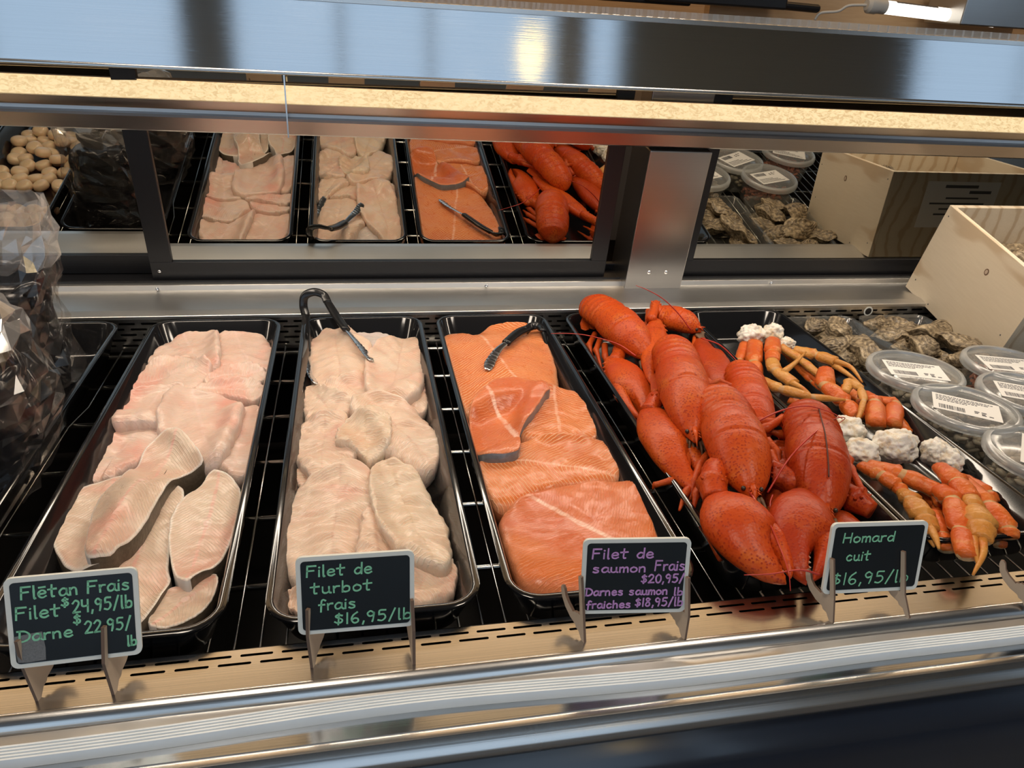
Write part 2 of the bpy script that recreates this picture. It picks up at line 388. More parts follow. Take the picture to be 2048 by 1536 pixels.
b = MB(); b.lathe([(.0105, -.001), (.0105, .0), (.0075, .0), (.0075, -.004), (.0005, -.004)], (0, 0, 0), 24)
b.v = [(1.178+x, YB-.0005-z, -.014+y) for x, y, z in b.v]
b.m = [0]*len(b.f); cp(b, 'drain_grommet', [M['board_rim']], smooth=True, angle=40)
b = MB(); b.lathe([(.0005, .0), (.0074, .0)], (0, 0, 0), 20); b.v = [(1.178+x, YB-.0007-z, -.014+y) for x, y, z in b.v]; cp(b, 'grommet_hole', M['black_frame'])
# mirror doors ---- all lean towards the customer by TI
TI = math.radians(7.708); MY = .1655
MU = V((0, -math.sin(TI), math.cos(TI))); MN = V((0, -math.cos(TI), -math.sin(TI)))
def mp(x, h, off=0.0): return V((x, MY, 0))+MU*h+MN*off         # point on the leaning plane; off > 0 = nearer to the customer
def mbox(b, x0, x1, h0, h1, o0, o1, m=0):
    pts = [mp(x, h, o) for x in (x0, x1) for h in (h0, h1) for o in (o0, o1)]
    i = len(b.v); b.v += [tuple(p) for p in pts]
    for f in ((0,1,3,2),(4,6,7,5),(0,4,5,1),(2,3,7,6),(0,2,6,4),(1,5,7,3)): b.face([i+k for k in f], m)
b = MB(); mbox(b, X0, X1, -.02, .016, -.055, .018); mbox(b, X0, X1, .016, .022, .012, .018); mbox(b, X0, X1, .016, .030, -.045, -.032)
cp(b, 'door_track', M['black_frame'], bevel=.0015)
HT = .47
def door(x0, x1, off, label, swid, lock=False):
    o = thing('sliding_mirror_door', label, 'sliding door', mp((x0+x1)/2, .02, off), 'mirrored doors at the back of the case')
    b = MB()
    mbox(b, x0, x1, .018, .056, off-.016, off+.0); mbox(b, x0, x1, HT-.03, HT, off-.016, off)
    mbox(b, x0, x0+swid, .056, HT-.03, off-.016, off); mbox(b, x1-.034, x1, .056, HT-.03, off-.016, off)
    keep(b.build('door_frame', M['black_frame'], bevel=.001), o)
    b = MB(); mbox(b, x0+swid-.003, x1-.031, .053, HT-.027, off-.012, off-.006)
    keep(b.build('mirror_panel', M['mirror']), o)
    if lock:
        b = MB(); b.lathe([(.0005, 0), (.003, 0), (.0035, -.001)], (0,0,0), 14)
        b.v = [tuple(mp(x0+.014+x, .036+y, off+.001+z)) for x, y, z in b.v]; keep(b.build('frame_screw', M['screw'], None, True), o)
    return o
door(-.284, .622, .006, 'middle black framed mirror door, reflecting the turbot and salmon', .040, True)
door(-1.0, -.25, -.024, 'left black framed mirror door partly behind the plastic bags', .040)
door(.78, 2.0, .006, 'right black framed mirror door, reflecting the wooden crate', .040)
b = MB(); mbox(b, .655, .782, -.003, .3075, -.05, .052); mbox(b, .655, .782, .3075, HT, -.05, .008)
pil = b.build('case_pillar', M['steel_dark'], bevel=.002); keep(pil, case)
b = MB()
for x in (.703, .741):
    r0 = [(.0003, .0030), (.0024, .0026), (.0040, .0012), (.0044, 0)]
    k0 = len(b.v); b.lathe(r0, (0,0,0), 16)
    b.v[k0:] = [tuple(mp(x+p[0], .0515+p[1], .052+p[2])) for p in b.v[k0:]]
keep(b.build('pillar_rivets', M['screw'], None, True), pil)
# light bar across the doors
BY = .088
zz = [PY(1024, v, BY).z for v in (192, 224, 243, 251, 257, 285)]
t = NT('dusty_light_diffuser')
f = t.noise(t.coord('Object', (1, 2, 2)), 90, 6, .75, 1.2); g = t.noise(t.coord(), 5, 2)
dd = t.math('MULTIPLY', t.ramp(f, [(.47, 0), (.57, 1)]), t.ramp(g, [(.25, .25), (.6, .9)]))
M['diffuser'] = t.done(t.bsdf(Base_Color=(.7, .6, .45), Roughness=.5, Emission_Color=t.mix(dd, (1.0, .76, .40), (.62, .40, .16)), Emission_Strength=1.0))
bar = thing('light_bar', 'long warm light bar in a steel housing across the mirror doors', 'light', (.5, BY, zz[-1]))
def bp(b, name, mat, par=None, **kw): o = b.build(name, mat, None, **kw); keep(o, bar); return o
bp(strip([(BY+.012, zz[0]+.001), (BY+.004, zz[0]), (BY-.010, zz[1])], X0, 2.02), 'light_diffuser', M['diffuser'])
bp(strip([(BY+.012, zz[0]+.0012), (BY+.003, zz[0]+.0012), (BY+.003, zz[0]+.0005)], X0, 2.02), 'top_trim', M['tan_ply'])
M['barsteel'] = steel('bar_steel', (.50, .47, .455), .30)
bp(strip([(BY-.010, zz[1]), (BY-.013, zz[1]-.001), (BY-.005, zz[2]), (BY+.004, zz[2]-.001), (BY+.004, zz[3]), (BY-.012, zz[3]-.001), (BY-.0135, zz[4]), (BY-.004, zz[5]+.002), (BY-.001, zz[5]), (BY+.010, zz[5]+.002), (BY+.010, zz[0])], X0, 2.02), 'bar_housing', M['barsteel'], smooth=True, angle=25)
sx = PY(572, 200, BY).x
b = MB(); b.box((sx-.0012, BY-.015, zz[5]-.002), (sx+.0012, BY-.009, zz[0]+.02)); bp(b, 'joint_clip', M['screw'])
bar.rotation_euler.z = -.022
# canopy: steel fascia that leans back a little, lip, ribbed price strip
CY = -.05; CZ = .4135; A5 = math.radians(6)
def fz(v): return PY(1024, v, CY).z
cz = [fz(169), fz(28), fz(17), fz(1)]
ty = lambda z: CY+math.tan(A5)*(z-cz[0])
canopy = thing('steel_canopy', 'brushed steel canopy across the top of the display case', 'canopy', (.5, CY, cz[0]))
def kp(b, name, mat, **kw): o = b.build(name, mat, None, **kw); keep(o, canopy); return o
kp(strip([(CY+.075, cz[0]+.012), (CY+.006, cz[0]+.002), (CY+.002, cz[0]-.001), (CY-.001, cz[0]), (CY-.0015, cz[0]+.003), (CY+.0005, cz[0]+.005)], X0-.3, 3.2), 'rolled_edge', M['steel'], smooth=True, angle=60)
kp(strip([(CY+.0005, cz[0]+.005), (ty(cz[1]), cz[1])], X0-.3, 3.2), 'fascia', M['canopy'])
kp(strip([(ty(cz[1]), cz[1]), (ty(cz[1])-.004, cz[1]+.0008), (ty(cz[2])-.005, cz[2]), (ty(cz[2])-.002, cz[2]+.001), (.03, cz[2]+.001), (.03, cz[0])], X0-.3, 3.2), 'canopy_lip', M['steel'], smooth=True, angle=30)
b = MB(); N = 620
xa, xb = .06, 3.0
for i in range(N+1):
    x = xa+(xb-xa)*i/N; k = (i % 4 < 2); y = ty(cz[2])+(.0 if k else .010)+.002
    h = cz[3]+.0015*nz(x*1.3, 1, 0, 3)
    b.vert((x, y, cz[2])); b.vert((x+.001, y+.003, h))
for i in range(N): b.face((2*i, 2*i+2, 2*i+3, 2*i+1))
kp(b, 'ribbed_strip', M['rib'])
# ------------------------------------------------------------------ wire rack
ZR = -.060
rack = thing('wire_rack', 'chrome wire rack under the trays on thick cross rods', 'rack', (.5, -.4, ZR))
b = MB(); k = 0
x = -.341-.0255*24
while x < 2.0:
    pts = [(x, .008, ZR-.0015), (x, -.77, ZR-.0015)]
    if abs(x+.315) < .003: pts = [(x, .008, ZR-.0015), (x+.001, -.2, ZR-.0015), (x-.010, -.26, ZR-.0015), (x-.010, -.77, ZR-.0015)]
    b.tube(pts, .0015, 6); x += .0255
keep(b.build('wires', M['wire'], None, True), rack)
b = MB()
for y in (-.009, -.126, -.247, -.376, -.505, -.63, -.745): b.tube([(X0+.02, y, ZR-.0065), (X1-.02, y, ZR-.0065)], .0038, 10)
keep(b.build('cross_rods', M['wire'], None, True), rack)
# ------------------------------------------------------------------ trays
def rrect(x0, x1, y0, y1, r, z, n=7):
    out = []
    for cx, cy, a in ((x1-r, y1-r, 0), (x0+r, y1-r, 90), (x0+r, y0+r, 180), (x1-r, y0+r, 270)):
        for i in range(n+1):
            th = math.radians(a+90*i/n); out.append((cx+r*math.cos(th), cy+r*math.sin(th), z))
    return out
def tray(x0, x1, y0, y1, label, mat=None, name='market_tray', cat='tray', zb=-.0585, rim=.008, tp=.017, r=.038, zt=0.0, group='black trays on the wire rack'):
    b = MB(); R_ = lambda d, z, rr: rrect(x0+d, x1-d, y0+d, y1-d, max(rr, .004), z)
    rs = [R_(.0015, zt-.006, r), R_(0, zt-.004, r), R_(0, zt-.001, r), R_(.0015, zt, r-.001), R_(rim-.002, zt, r-rim), R_(rim, zt-.0015, r-rim),
          R_(rim+tp*.8, zb+.012, r-rim-.002), R_(rim+tp+.003, zb+.005, r-rim-.004), R_(rim+tp+.010, zb+.003, r-rim-.010)]
    b.rings(rs, cap0=False, cap1=True)
    rs = [R_(.0015, zt-.006, r), R_(rim-.003, zt-.005, r-rim), R_(rim+tp*.8-.003, zb+.010, r-rim), R_(rim+tp, zb+.002, r-rim), R_(rim+tp+.008, zb, r-rim-.008)]
    b.rings(rs, cap0=False, cap1=True)
    o = b.build(name, mat or M['tray'], None, True, angle=50)
    return tag(o, label, cat, group)
YF = -.757
TR = {'bag': (-.517, -.303), 'halibut': (-.2530, -.0355), 'turbot': (0.0, .215), 'salmon': (.2400, .4525), 'lobster': (.4890, .744), 'crab': (.746, .953), 'scallop': (-.757, -.545)}
tray(*TR['bag'], YF, 0, 'black tray that holds the two plastic bags')
tray(*TR['halibut'], YF, 0, 'black tray filled with halibut fillets and steaks')
tray(*TR['turbot'], YF, 0, 'black tray filled with pale turbot fillets')
tray(*TR['salmon'], YF, 0, 'black tray filled with orange salmon fillets')
tray(*TR['lobster'], YF+.01, .0, 'black tray heaped with red cooked lobsters')
tray(*TR['crab'], YF+.03, .0, 'black tray holding orange crab legs, beside the tubs')
tray(*TR['scallop'], YF, 0, 'black tray of scallops seen in the mirror, beyond the bags')
# ------------------------------------------------------------------ fish pieces: each lies on what is under it
HX0, HY0, HS = -.62, -.80, .003
HNX, HNY = 380, 285
H = np.full((HNX, HNY), -.035)
gx = HX0+HS*np.arange(HNX); gy = HY0+HS*np.arange(HNY)
for k, mound in (('halibut', .014), ('turbot', .020), ('salmon', .012)):
    x0, x1 = TR[k]
    ix = (gx > x0+.016) & (gx < x1-.016); iy = (gy > YF+.016) & (gy < -.016)
    u = (gx-x0)/(x1-x0)*2-1; v = (gy-YF)/(-YF)*2-1
    mm = mound*np.clip(1-np.abs(u)**3, 0, 1)[:, None]*np.clip(1-np.abs(v)**8, 0, 1)[None, :]
    Z = -.056+mm
    H = np.where(ix[:, None] & iy[None, :], Z, H)
def blur(A, s):
    r = int(3*s); kx = np.exp(-.5*(np.arange(-r, r+1)/s)**2); kx /= kx.sum()
    B = np.apply_along_axis(lambda m: np.convolve(np.pad(m, r, 'edge'), kx, 'valid'), 0, A)
    return np.apply_along_axis(lambda m: np.convolve(np.pad(m, r, 'edge'), kx, 'valid'), 1, B)
def samp(A, x, y):
    fx = min(max((x-HX0)/HS, 0), HNX-1.001); fy = min(max((y-HY0)/HS, 0), HNY-1.001)
    i, j = int(fx), int(fy); a, c = fx-i, fy-j
    return float((A[i, j]*(1-a)+A[i+1, j]*a)*(1-c)+(A[i, j+1]*(1-a)+A[i+1, j+1]*a)*c)
CROP = {'A': (0, 560, .3418), 'B': (0, 1000, .349), 'C': (500, 560, .3418), 'D': (500, 1000, .349), 'E': (1080, 560, .3418), 'F': (1250, 1000, .3896), 'G': (1400, 360, .3255), 'H': (1400, 760, .3255), 'S': (0, 0, 1)}
def px(c, pts): ox, oy, s = CROP[c]; return [(ox+x*s, oy+y*s) for x, y in pts]
def chaikin(p, it=2):
    for _ in range(it):
        q = []
        for i in range(len(p)):
            a, b = p[i], p[(i+1) % len(p)]
            q += [(a[0]*.75+b[0]*.25, a[1]*.75+b[1]*.25), (a[0]*.25+b[0]*.75, a[1]*.25+b[1]*.75)]
        p = q
    return p
def resample(p, n):
    p = np.array(list(p)+[p[0]]); d = np.r_[0, np.cumsum(np.hypot(*np.diff(p, axis=0).T))]
    t = np.linspace(0, d[-1], n, endpoint=False); return [(float(np.interp(s, d, p[:, 0])), float(np.interp(s, d, p[:, 1]))) for s in t]
def inpoly(poly, X, Y):
    c = np.zeros(X.shape, bool); n = len(poly)
    for i in range(n):
        (x1, y1), (x2, y2) = poly[i], poly[(i+1) % n]
        if y1 == y2: continue
        k = ((y1 > Y) != (y2 > Y)) & (X < (x2-x1)*(Y-y1)/(y2-y1)+x1); c ^= k
    return c
SEED = [0]
def piece(name, label, cat, group, c, pts, th, mats, ang=None, sharp=False, lobes=.0022, jag=.0020, sm=3.2, spine=None, skin=None, lift=0.0, p_=9, grow=0.0, groove=0.0, it=2):
    """a slab of flesh: outline as seen, real thickness, lying over the pieces under it. skin = direction (x, y) of the dark side"""
    global H
    SEED[0] += 1; sd = SEED[0]*3.71
    q = px(c, pts); Bm = blur(H, sm)
    base = .55*Bm+.45*np.maximum(blur(H, 2.0), Bm)+lift
    zc = np.mean([samp(base, *P(x, y, -.01).xy) for x, y in q])+th*.7
    w = []
    for x, y in q:
        z = zc
        for _ in range(4): a = P(x, y, z); z = .5*z+.5*(samp(base, a.x, a.y)+th*(.85 if sharp else .5))
        a = P(x, y, z); w.append((a.x, a.y))
    n = 120
    w = resample(chaikin(w, it), n)
    ar = sum(w[i][0]*w[(i+1) % n][1]-w[(i+1) % n][0]*w[i][1] for i in range(n))
    if ar < 0: w = w[::-1]
    nr = []
    for i in range(n):
        d = V((w[(i+1) % n][0]-w[i-1][0], w[(i+1) % n][1]-w[i-1][1])); d.normalize(); nr.append(V((d.y, -d.x)))
    if jag: w = [(w[i][0]+nr[i].x*jag*nz(i*.31, sd)*1.6, w[i][1]+nr[i].y*jag*nz(i*.31, sd)*1.6) for i in range(n)]
    if grow: w = [(w[i][0]+nr[i].x*grow, w[i][1]+nr[i].y*grow) for i in range(n)]
    A = np.array(w); ctr = A.mean(0); ev, evec = np.linalg.eigh(np.cov((A-ctr).T))
    ax = evec[:, 1] if ang is None else np.array([math.cos(math.radians(ang)), math.sin(math.radians(ang))])
    pe = np.array([-ax[1], ax[0]])
    if spine: sp = [np.array(P(x, y, zc).xy) for x, y in px(c, spine)]
    else:
        mx = evec[:, 1]; l = 2.0*(math.sqrt(ev[1])-math.sqrt(ev[0]))*.62; sp = [ctr-mx*l/1.0, ctr, ctr+mx*l/1.0] if l > .004 else [ctr]
    def near(pt):
        if len(sp) == 1: return sp[0]
        best = None
        for i in range(len(sp)-1):
            a, bq = sp[i], sp[i+1]; t_ = np.clip(np.dot(pt-a, bq-a)/max(np.dot(bq-a, bq-a), 1e-9), 0, 1); r = a+(bq-a)*t_; d_ = np.hypot(*(r-pt))
            if best is None or d_ < best[0]: best = (d_, r)
        return best[1]
    NE = [near(np.array(v_)) for v_ in w]
    S = [1.0, .98, .955, .92, .87, .81, .74, .66, .58, .49, .40, .30, .20, .10, 0.0]
    b = MB(); rows = []
    def topz(x, y, s):
        prof = (1-s**p_)**.5 if s < 1 else 0
        e = (.88+.12*prof) if sharp else (.42+.58*prof)
        und = lobes*(nz(x, y, sd, 26)+.6*nz(x, y, sd+9, 60)+.35*nz(x, y, sd+5, 130))*(1 if s < .9 else .5)
        dv = float(np.dot(pe, np.array((x, y))-ctr)); du = float(np.dot(ax, np.array((x, y))-ctr))
        g = -groove*math.exp(-(dv/.0055)**2)+groove*.35*math.exp(-((abs(dv)-.016)/.009)**2)
        fold = 0 if sharp else lobes*.55*(1-abs(nz(du+abs(dv)*.5, dv*.35, sd+3, 44))*2.2)*(s < .97)
        return samp(base, x, y)+th*e+und+g+fold
    low = []
    for s_, dz, ins in ((1.0, -.018, .005), (1.0, -.003, .0012)):
        row = []
        for i in range(n):
            x, y = w[i][0]-nr[i].x*ins*(0 if sharp else 1), w[i][1]-nr[i].y*ins*(0 if sharp else 1)
            z = samp(base, x, y)+dz; vi = b.vert((x, y, max(z, -.0555)), (float(np.dot(ax, (x, y)-ctr)), float(np.dot(pe, (x, y)-ctr)))); b.rim[vi] = 1.05; row.append(vi)
        low.append(row)
    for s_ in S:
        row = []
        for i in range(n):
            e = np.array(w[i]); q_ = NE[i]+(e-NE[i])*s_
            z = topz(q_[0], q_[1], s_)
            if s_ < .96: z = max(z, samp(H, q_[0], q_[1])+.0012)
            vi = b.vert((q_[0], q_[1], z), (float(np.dot(ax, q_-ctr)), float(np.dot(pe, q_-ctr)))); b.rim[vi] = s_; row.append(vi)
        rows.append(row)
    allr = low+rows
    for k in range(len(allr)-1):
        for i in range(n):
            j = (i+1) % n; m = 0
            if k < 2 and len(mats) > 1:
                m = 1 if (skin is None or nr[i].x*skin[0]+nr[i].y*skin[1] > 0) else 2
                if m == 2 and len(mats) < 3: m = 0
            b.face((allr[k][i], allr[k][j], allr[k+1][j], allr[k+1][i]), m)
    zv = np.array([b.v[i] for r in rows for i in r])
    X, Y = np.meshgrid(gx, gy, indexing='ij')
    lo, hi = A.min(0), A.max(0)
    i0, i1 = np.searchsorted(gx, lo[0]), np.searchsorted(gx, hi[0]); j0, j1 = np.searchsorted(gy, lo[1]), np.searchsorted(gy, hi[1])
    sub = inpoly(w, X[i0:i1, j0:j1], Y[i0:i1, j0:j1])
    for i, j in zip(*np.nonzero(sub)):
        k = np.argmin((zv[:, 0]-gx[i0+i])**2+(zv[:, 1]-gy[j0+j])**2)
        H[i0+i, j0+j] = max(H[i0+i, j0+j], zv[k, 2])
    o = b.build(name, mats, None, True, angle=75 if sharp else None, fixn=False)
    return tag(o, label, cat, group)
# ---- flesh materials (uv: metres along and across the piece; rim: 1 at the cut edge, 0 at the spine)
def flesh(name, c1, c2, c3, grain=.0030, line=(.9,.85,.78), lf=.35, rough=.30, sss=.25, sk=.35, veins=None, edge=None, warp=.016, fade=(.30,.62), bl=.45, bone=None):
    t = NT(name); uv = t.n('UVMap', uv_map='uv').outputs[0]; sp = t.n('SeparateXYZ', {0: uv}); u, v = sp.outputs[0], sp.outputs[1]
    rm = t.n('SeparateXYZ', {0: t.n('UVMap', uv_map='rim').outputs[0]}).outputs[0]
    oc = t.coord()
    n1 = t.noise(oc, 16, 4, .6); n2 = t.noise(oc, 60, 4, .6, .6); n3 = t.noise(oc, 11, 3, .5, .5); n4 = t.noise(oc, 260, 3, .6)
    base = t.mix(t.ramp(n1, [(.35, 0), (.66, 1)]), c1, c2)
    base = t.mix(t.ramp(n3, [(.50, 0), (.70, 1)]), base, c3)
    av = t.math('ABSOLUTE', v)
    a = t.math('ADD', t.math('ADD', u, t.math('MULTIPLY', t.math('POWER', t.math('ADD', t.math('MULTIPLY', av, av), .00006), .5), sk)), t.math('MULTIPLY', t.math('SUBTRACT', n1, .5), warp))
    a = t.math('ADD', a, t.math('MULTIPLY', t.math('SUBTRACT', n2, .5), grain*.5))
    s = t.math('SINE', t.math('MULTIPLY', a, 2*PI/grain))
    st = t.math('MULTIPLY', t.ramp(s, [(.40, 0), (.97, 1)]), t.ramp(n2, [(fade[0], .15), (fade[1], 1)]))
    col = t.mix(t.math('MULTIPLY', st, lf), base, line)
    if veins:
        d = t.math('ABSOLUTE', t.math('ADD', v, t.math('MULTIPLY', t.math('SUBTRACT', n1, .5), .012)))
        k = t.math('MULTIPLY', t.ramp(t.math('MULTIPLY', d, 1/veins[0]), [(.40, 1), (1.0, 0)]), t.ramp(n2, [(.35, .25), (.6, 1)]))
        col = t.mix(t.math('MULTIPLY', k, veins[2]), col, veins[1])
    if bone:
        d = t.math('ADD', t.math('MULTIPLY', u, u), t.math('MULTIPLY', t.math('MULTIPLY', v, v), 3.0))
        d = t.math('ADD', t.math('SQRT', d), t.math('MULTIPLY', t.math('SUBTRACT', n2, .5), .012))
        col = t.mix(t.ramp(t.math('MULTIPLY', d, 80), [(.25, 1), (.45, .0), (.60, .0), (.78, .5), (1.0, 0)]), col, bone)
    if edge: col = t.mix(t.math('MULTIPLY', t.ramp(rm, [(.90, 0), (.97, 1)]), edge[1]), col, edge[0])
    h = t.math('ADD', t.math('MULTIPLY', st, bl), t.math('ADD', t.math('MULTIPLY', n2, .8), t.math('MULTIPLY', n4, .35)))
    return t.done(t.bsdf(Base_Color=col, Roughness=t.math('ADD', t.math('MULTIPLY', n2, .25), rough-.1), Subsurface_Weight=sss, Subsurface_Radius=(.012, .005, .003), Subsurface_Scale=.4,
                         Normal=t.bump(h, .65, .0018), Coat_Weight=.16, Coat_Roughness=.16, Specular_IOR_Level=.42))
M['halibut'] = flesh('halibut_flesh', (.70, .47, .37), (.76, .57, .47), (.74, .36, .28), .0052, (.84, .70, .62), .30, .30, .25, .5, (.003, (.85, .62, .55), .5), ((.84, .70, .62), .5), bl=.3)
M['halibut_steak'] = flesh('halibut_steak_flesh', (.66, .47, .35), (.72, .56, .43), (.70, .36, .27), .0056, (.82, .69, .56), .45, .28, .2, 1.5, (.0026, (.80, .38, .32), .6), ((.86, .78, .70), .9), bone=(.86, .62, .54))
M['turbot'] = flesh('turbot_flesh', (.70, .46, .33), (.77, .59, .46), (.71, .38, .29), .0044, (.87, .76, .64), .70, .30, .25, .9, (.0022, (.68, .44, .33), .6), ((.84, .70, .60), .5))
M['turbot_pale'] = flesh('turbot_flesh_ivory', (.70, .50, .35), (.77, .61, .47), (.68, .44, .30), .0050, (.87, .78, .64), .62, .30, .25, .9, (.0024, (.66, .48, .32), .65), ((.84, .74, .62), .5))
M['turbot_rear'] = flesh('turbot_flesh_grey', (.62, .52, .48), (.68, .60, .56), (.60, .50, .47), .0046, (.80, .74, .70), .3)
M['salmon'] = flesh('salmon_flesh', (.66, .165, .040), (.72, .21, .055), (.62, .135, .035), .0062, (.92, .50, .27), .85, .28, .10, .85, (.0032, (.92, .52, .36), .8), ((.84, .40, .22), .6), .020, (.26, .50))
M['salmon_dense'] = flesh('salmon_flesh_deep', (.60, .130, .032), (.70, .185, .050), (.60, .115, .030), .0040, (.86, .34, .15), .55, .28, .10, .5, (.0046, (.94, .62, .48), .95), ((.80, .34, .18), .4), .030, (.36, .62))
M['skin_dark'] = plain('dark_fish_skin', (.150, .115, .080), .38, 0, .6, 220, .4, Coat_Weight=.1)
M['skin_white'] = plain('white_fish_skin', (.76, .72, .69), .32, 0, .08, 60, .2, Coat_Weight=.2)
M['skin_silver'] = plain('silver_salmon_skin', (.30, .31, .33), .30, .3, .5, 160, .2)
M['salmon_side'] = plain('salmon_cut_side', (.62, .19, .075), .35, 0, .25, 130, .2, Coat_Weight=.1)
HB = [M['halibut']]
def hal(label, c, pts, th=.020, **k): return piece('halibut_fillet', label, 'fish fillet', 'halibut fillets in the first tray', c, pts, th*.80, HB, **dict(dict(grow=.006, lobes=.0032), **k))
hal('halibut fillet at the back right corner of its tray', 'A', [(1265,335),(1400,312),(1550,306),(1578,470),(1562,550),(1480,530),(1350,530),(1270,540),(1262,430)], .026)
hal('large pink halibut fillet at the back left of its tray', 'A', [(860,520),(905,440),(1020,360),(1215,290),(1258,310),(1282,520),(1215,545),(1180,480),(1050,470)], .028)
hal('folded halibut fillet along the left side, below the rearmost one', 'A', [(742,675),(800,610),(830,550),(880,495),(1050,455),(1195,465),(1222,530),(1205,590),(1130,660),(1050,640),(900,660)], .026)
hal('narrow rolled halibut strip on the right, under the back corner fillet', 'A', [(1205,610),(1280,545),(1400,512),(1500,525),(1552,560),(1535,610),(1400,608),(1250,635)], .024)
hal('second rolled halibut strip on the right, in front of the narrow one', 'A', [(1125,665),(1230,620),(1400,598),(1510,608),(1542,655),(1525,705),(1470,716),(1300,690),(1200,685)], .024)
hal('halibut fillet at the right edge, next to the central flat fillet', 'A', [(1395,770),(1510,745),(1500,850),(1480,960),(1450,1080),(1415,1180),(1340,1130),(1255,1095),(1290,1000),(1350,880)], .022)
hal('ragged thin halibut fillet at the left edge of its tray', 'A', [(640,850),(780,820),(940,850),(990,900),(930,980),(800,1080),(640,1150),(520,1185),(455,1112),(500,1078),(575,1095),(560,1040),(605,1000),(585,930),(650,945)], .016, jag=.005)
hal('halibut fillet on the left with a dark slit, above the ragged one', 'A', [(708,690),(900,640),(1080,618),(1060,700),(1000,800),(960,860),(780,830),(660,855),(690,800),(718,735)], .022)
hal('flat halibut fillet in the centre of its tray, behind the top steak', 'A', [(1000,658),(1080,640),(1210,690),(1412,722),(1402,800),(1350,900),(1290,1050),(1262,1098),(1150,1100),(1000,980),(930,860),(960,740)], .024)
SK = [M['halibut_steak'], M['skin_dark'], M['skin_white']]
def stk(label, pts, th=.028, **k): return piece('halibut_steak', label, 'fish steak', 'halibut steaks in the first tray', 'S', pts, th*.60, SK, sharp=True, jag=.0006, p_=16, **k)
stk('halibut steak lowest at the front right of its tray, brown skin outward', [(286,1250),(335,1172),(375,1178),(430,1140),(440,1165),(420,1212),(372,1245),(325,1262)], .022, skin=(1, -.3))
stk('halibut steak lying beneath the others beside the first price sign', [(190,1130),(235,1040),(290,985),(350,965),(375,985),(345,1050),(335,1140),(344,1166),(312,1212),(286,1246),(255,1262),(200,1255),(150,1200)], .020, skin=(.6, -1))
stk('halibut steak on the left with dark skin against the tray side', [(100,1070),(118,1018),(160,972),(220,955),(280,945),(300,1000),(235,1120),(170,1142),(130,1138),(108,1100)], .030, skin=(-1, -.2))
stk('halibut steak on the right showing white skin at its side', [(418,938),(445,940),(472,962),(484,985),(483,1010),(470,1060),(462,1090),(436,1132),(395,1150),(372,1172),(345,1150),(334,1075),(345,1022),(372,990),(400,978)], .030, skin=(1, 1))
stk('top halibut steak with curved dark skin edge, lying across the heap', [(343,856),(362,858),(386,885),(403,909),(409,925),(393,938),(356,955),(328,980),(308,1016),(290,1052),(262,1085),(236,1096),(222,1118),(172,1126),(170,1100),(176,1060),(190,1010),(218,975),(250,950),(285,905),(300,885),(325,862)],
    .030, skin=(1, -.8), spine=[(345,900),(330,935),(285,985),(250,1035),(205,1090)])
def tur(label, c, pts, th=.018, mat='turbot', **k): return piece('turbot_fillet', label, 'fish fillet', 'turbot fillets in the second tray', c, pts, th*.80, [M[mat]], **dict(dict(grow=.006, lobes=.0042, groove=.0009), **k))
tur('greyish turbot fillet tip at the very back of its tray', 'C', [(560,330),(640,300),(690,278),(745,312),(830,352),(800,420),(640,440),(540,400)], .018, 'turbot_rear')
tur('turbot fillet at the back left, beneath the open tongs', 'C', [(365,400),(372,360),(420,318),(500,272),(560,288),(640,360),(700,400),(705,470),(665,540),(640,600),(560,610),(440,620),(388,640),(372,560)], .026)
tur('turbot fillet corner showing under the back right one', 'C', [(800,700),(940,660),(1000,590),(1012,680),(1028,772),(980,795),(880,770)], .020)
tur('turbot fillet in the middle between the two rearmost ones', 'C', [(430,620),(560,580),(690,590),(720,680),(640,745),(560,740),(470,700)], .020)
tur('square turbot fillet at the back right, next to the tong tip', 'C', [(690,490),(720,420),(790,352),(900,343),(1016,365),(1022,470),(1005,560),(995,640),(930,695),(850,728),(720,705),(688,640),(690,560)], .026)
tur('small notched turbot fillet at the left edge of its tray', 'C', [(330,660),(345,640),(388,636),(470,668),(610,735),(615,790),(460,810),(400,860),(345,850),(332,740)], .022)
tur('turbot scrap low at the left side, under the notched fillets', 'C', [(270,1150),(360,1095),(410,1160),(335,1230),(283,1200)], .016)
tur('turbot fillet on the left with scalloped outline, middle of the tray', 'C', [(280,930),(290,890),(345,845),(460,785),(580,800),(520,900),(520,960),(600,985),(620,1015),(545,1085),(460,1155),(380,1155),(288,1085),(273,1000)], .022)
tur('broad turbot fillet curving along the right side of its tray', 'C', [(600,790),(615,700),(690,655),(850,722),(935,760),(1020,850),(1085,940),(1108,1000),(1100,1065),(1060,1115),(1010,1145),(920,1090),(850,1025),(780,1020),(760,900)], .026)
tur('front left big turbot fillet with pink grain, behind its price sign', 'S', [(590,1030),(598,985),(632,958),(660,950),(705,920),(735,942),(742,975),(752,1032),(758,1090),(752,1160),(690,1190),(600,1180),(575,1130),(556,1092),(556,1075)], .026)
tur('pink turbot strip between the two big front fillets', 'S', [(735,1010),(760,1060),(790,1100),(812,1140),(806,1200),(740,1205),(715,1150),(728,1080)], .016)
tur('turbot scrap at the bottom front left corner of its tray', 'S', [(570,1206),(584,1190),(606,1182),(640,1195),(640,1214),(590,1215)], .012)
tur('turbot fillet end at the front right, under the long ivory one', 'S', [(815,1110),(870,1095),(905,1138),(906,1165),(893,1195),(840,1212),(800,1190),(795,1140)], .022)
tur('long ivory turbot fillet at the front right, reaching the price sign', 'S', [(734,955),(748,927),(784,910),(802,926),(842,950),(859,991),(876,1025),(896,1052),(903,1085),(906,1135),(885,1145),(845,1128),(810,1118),(778,1085),(755,1050),(742,1010)], .022, 'turbot_pale', grow=.0)
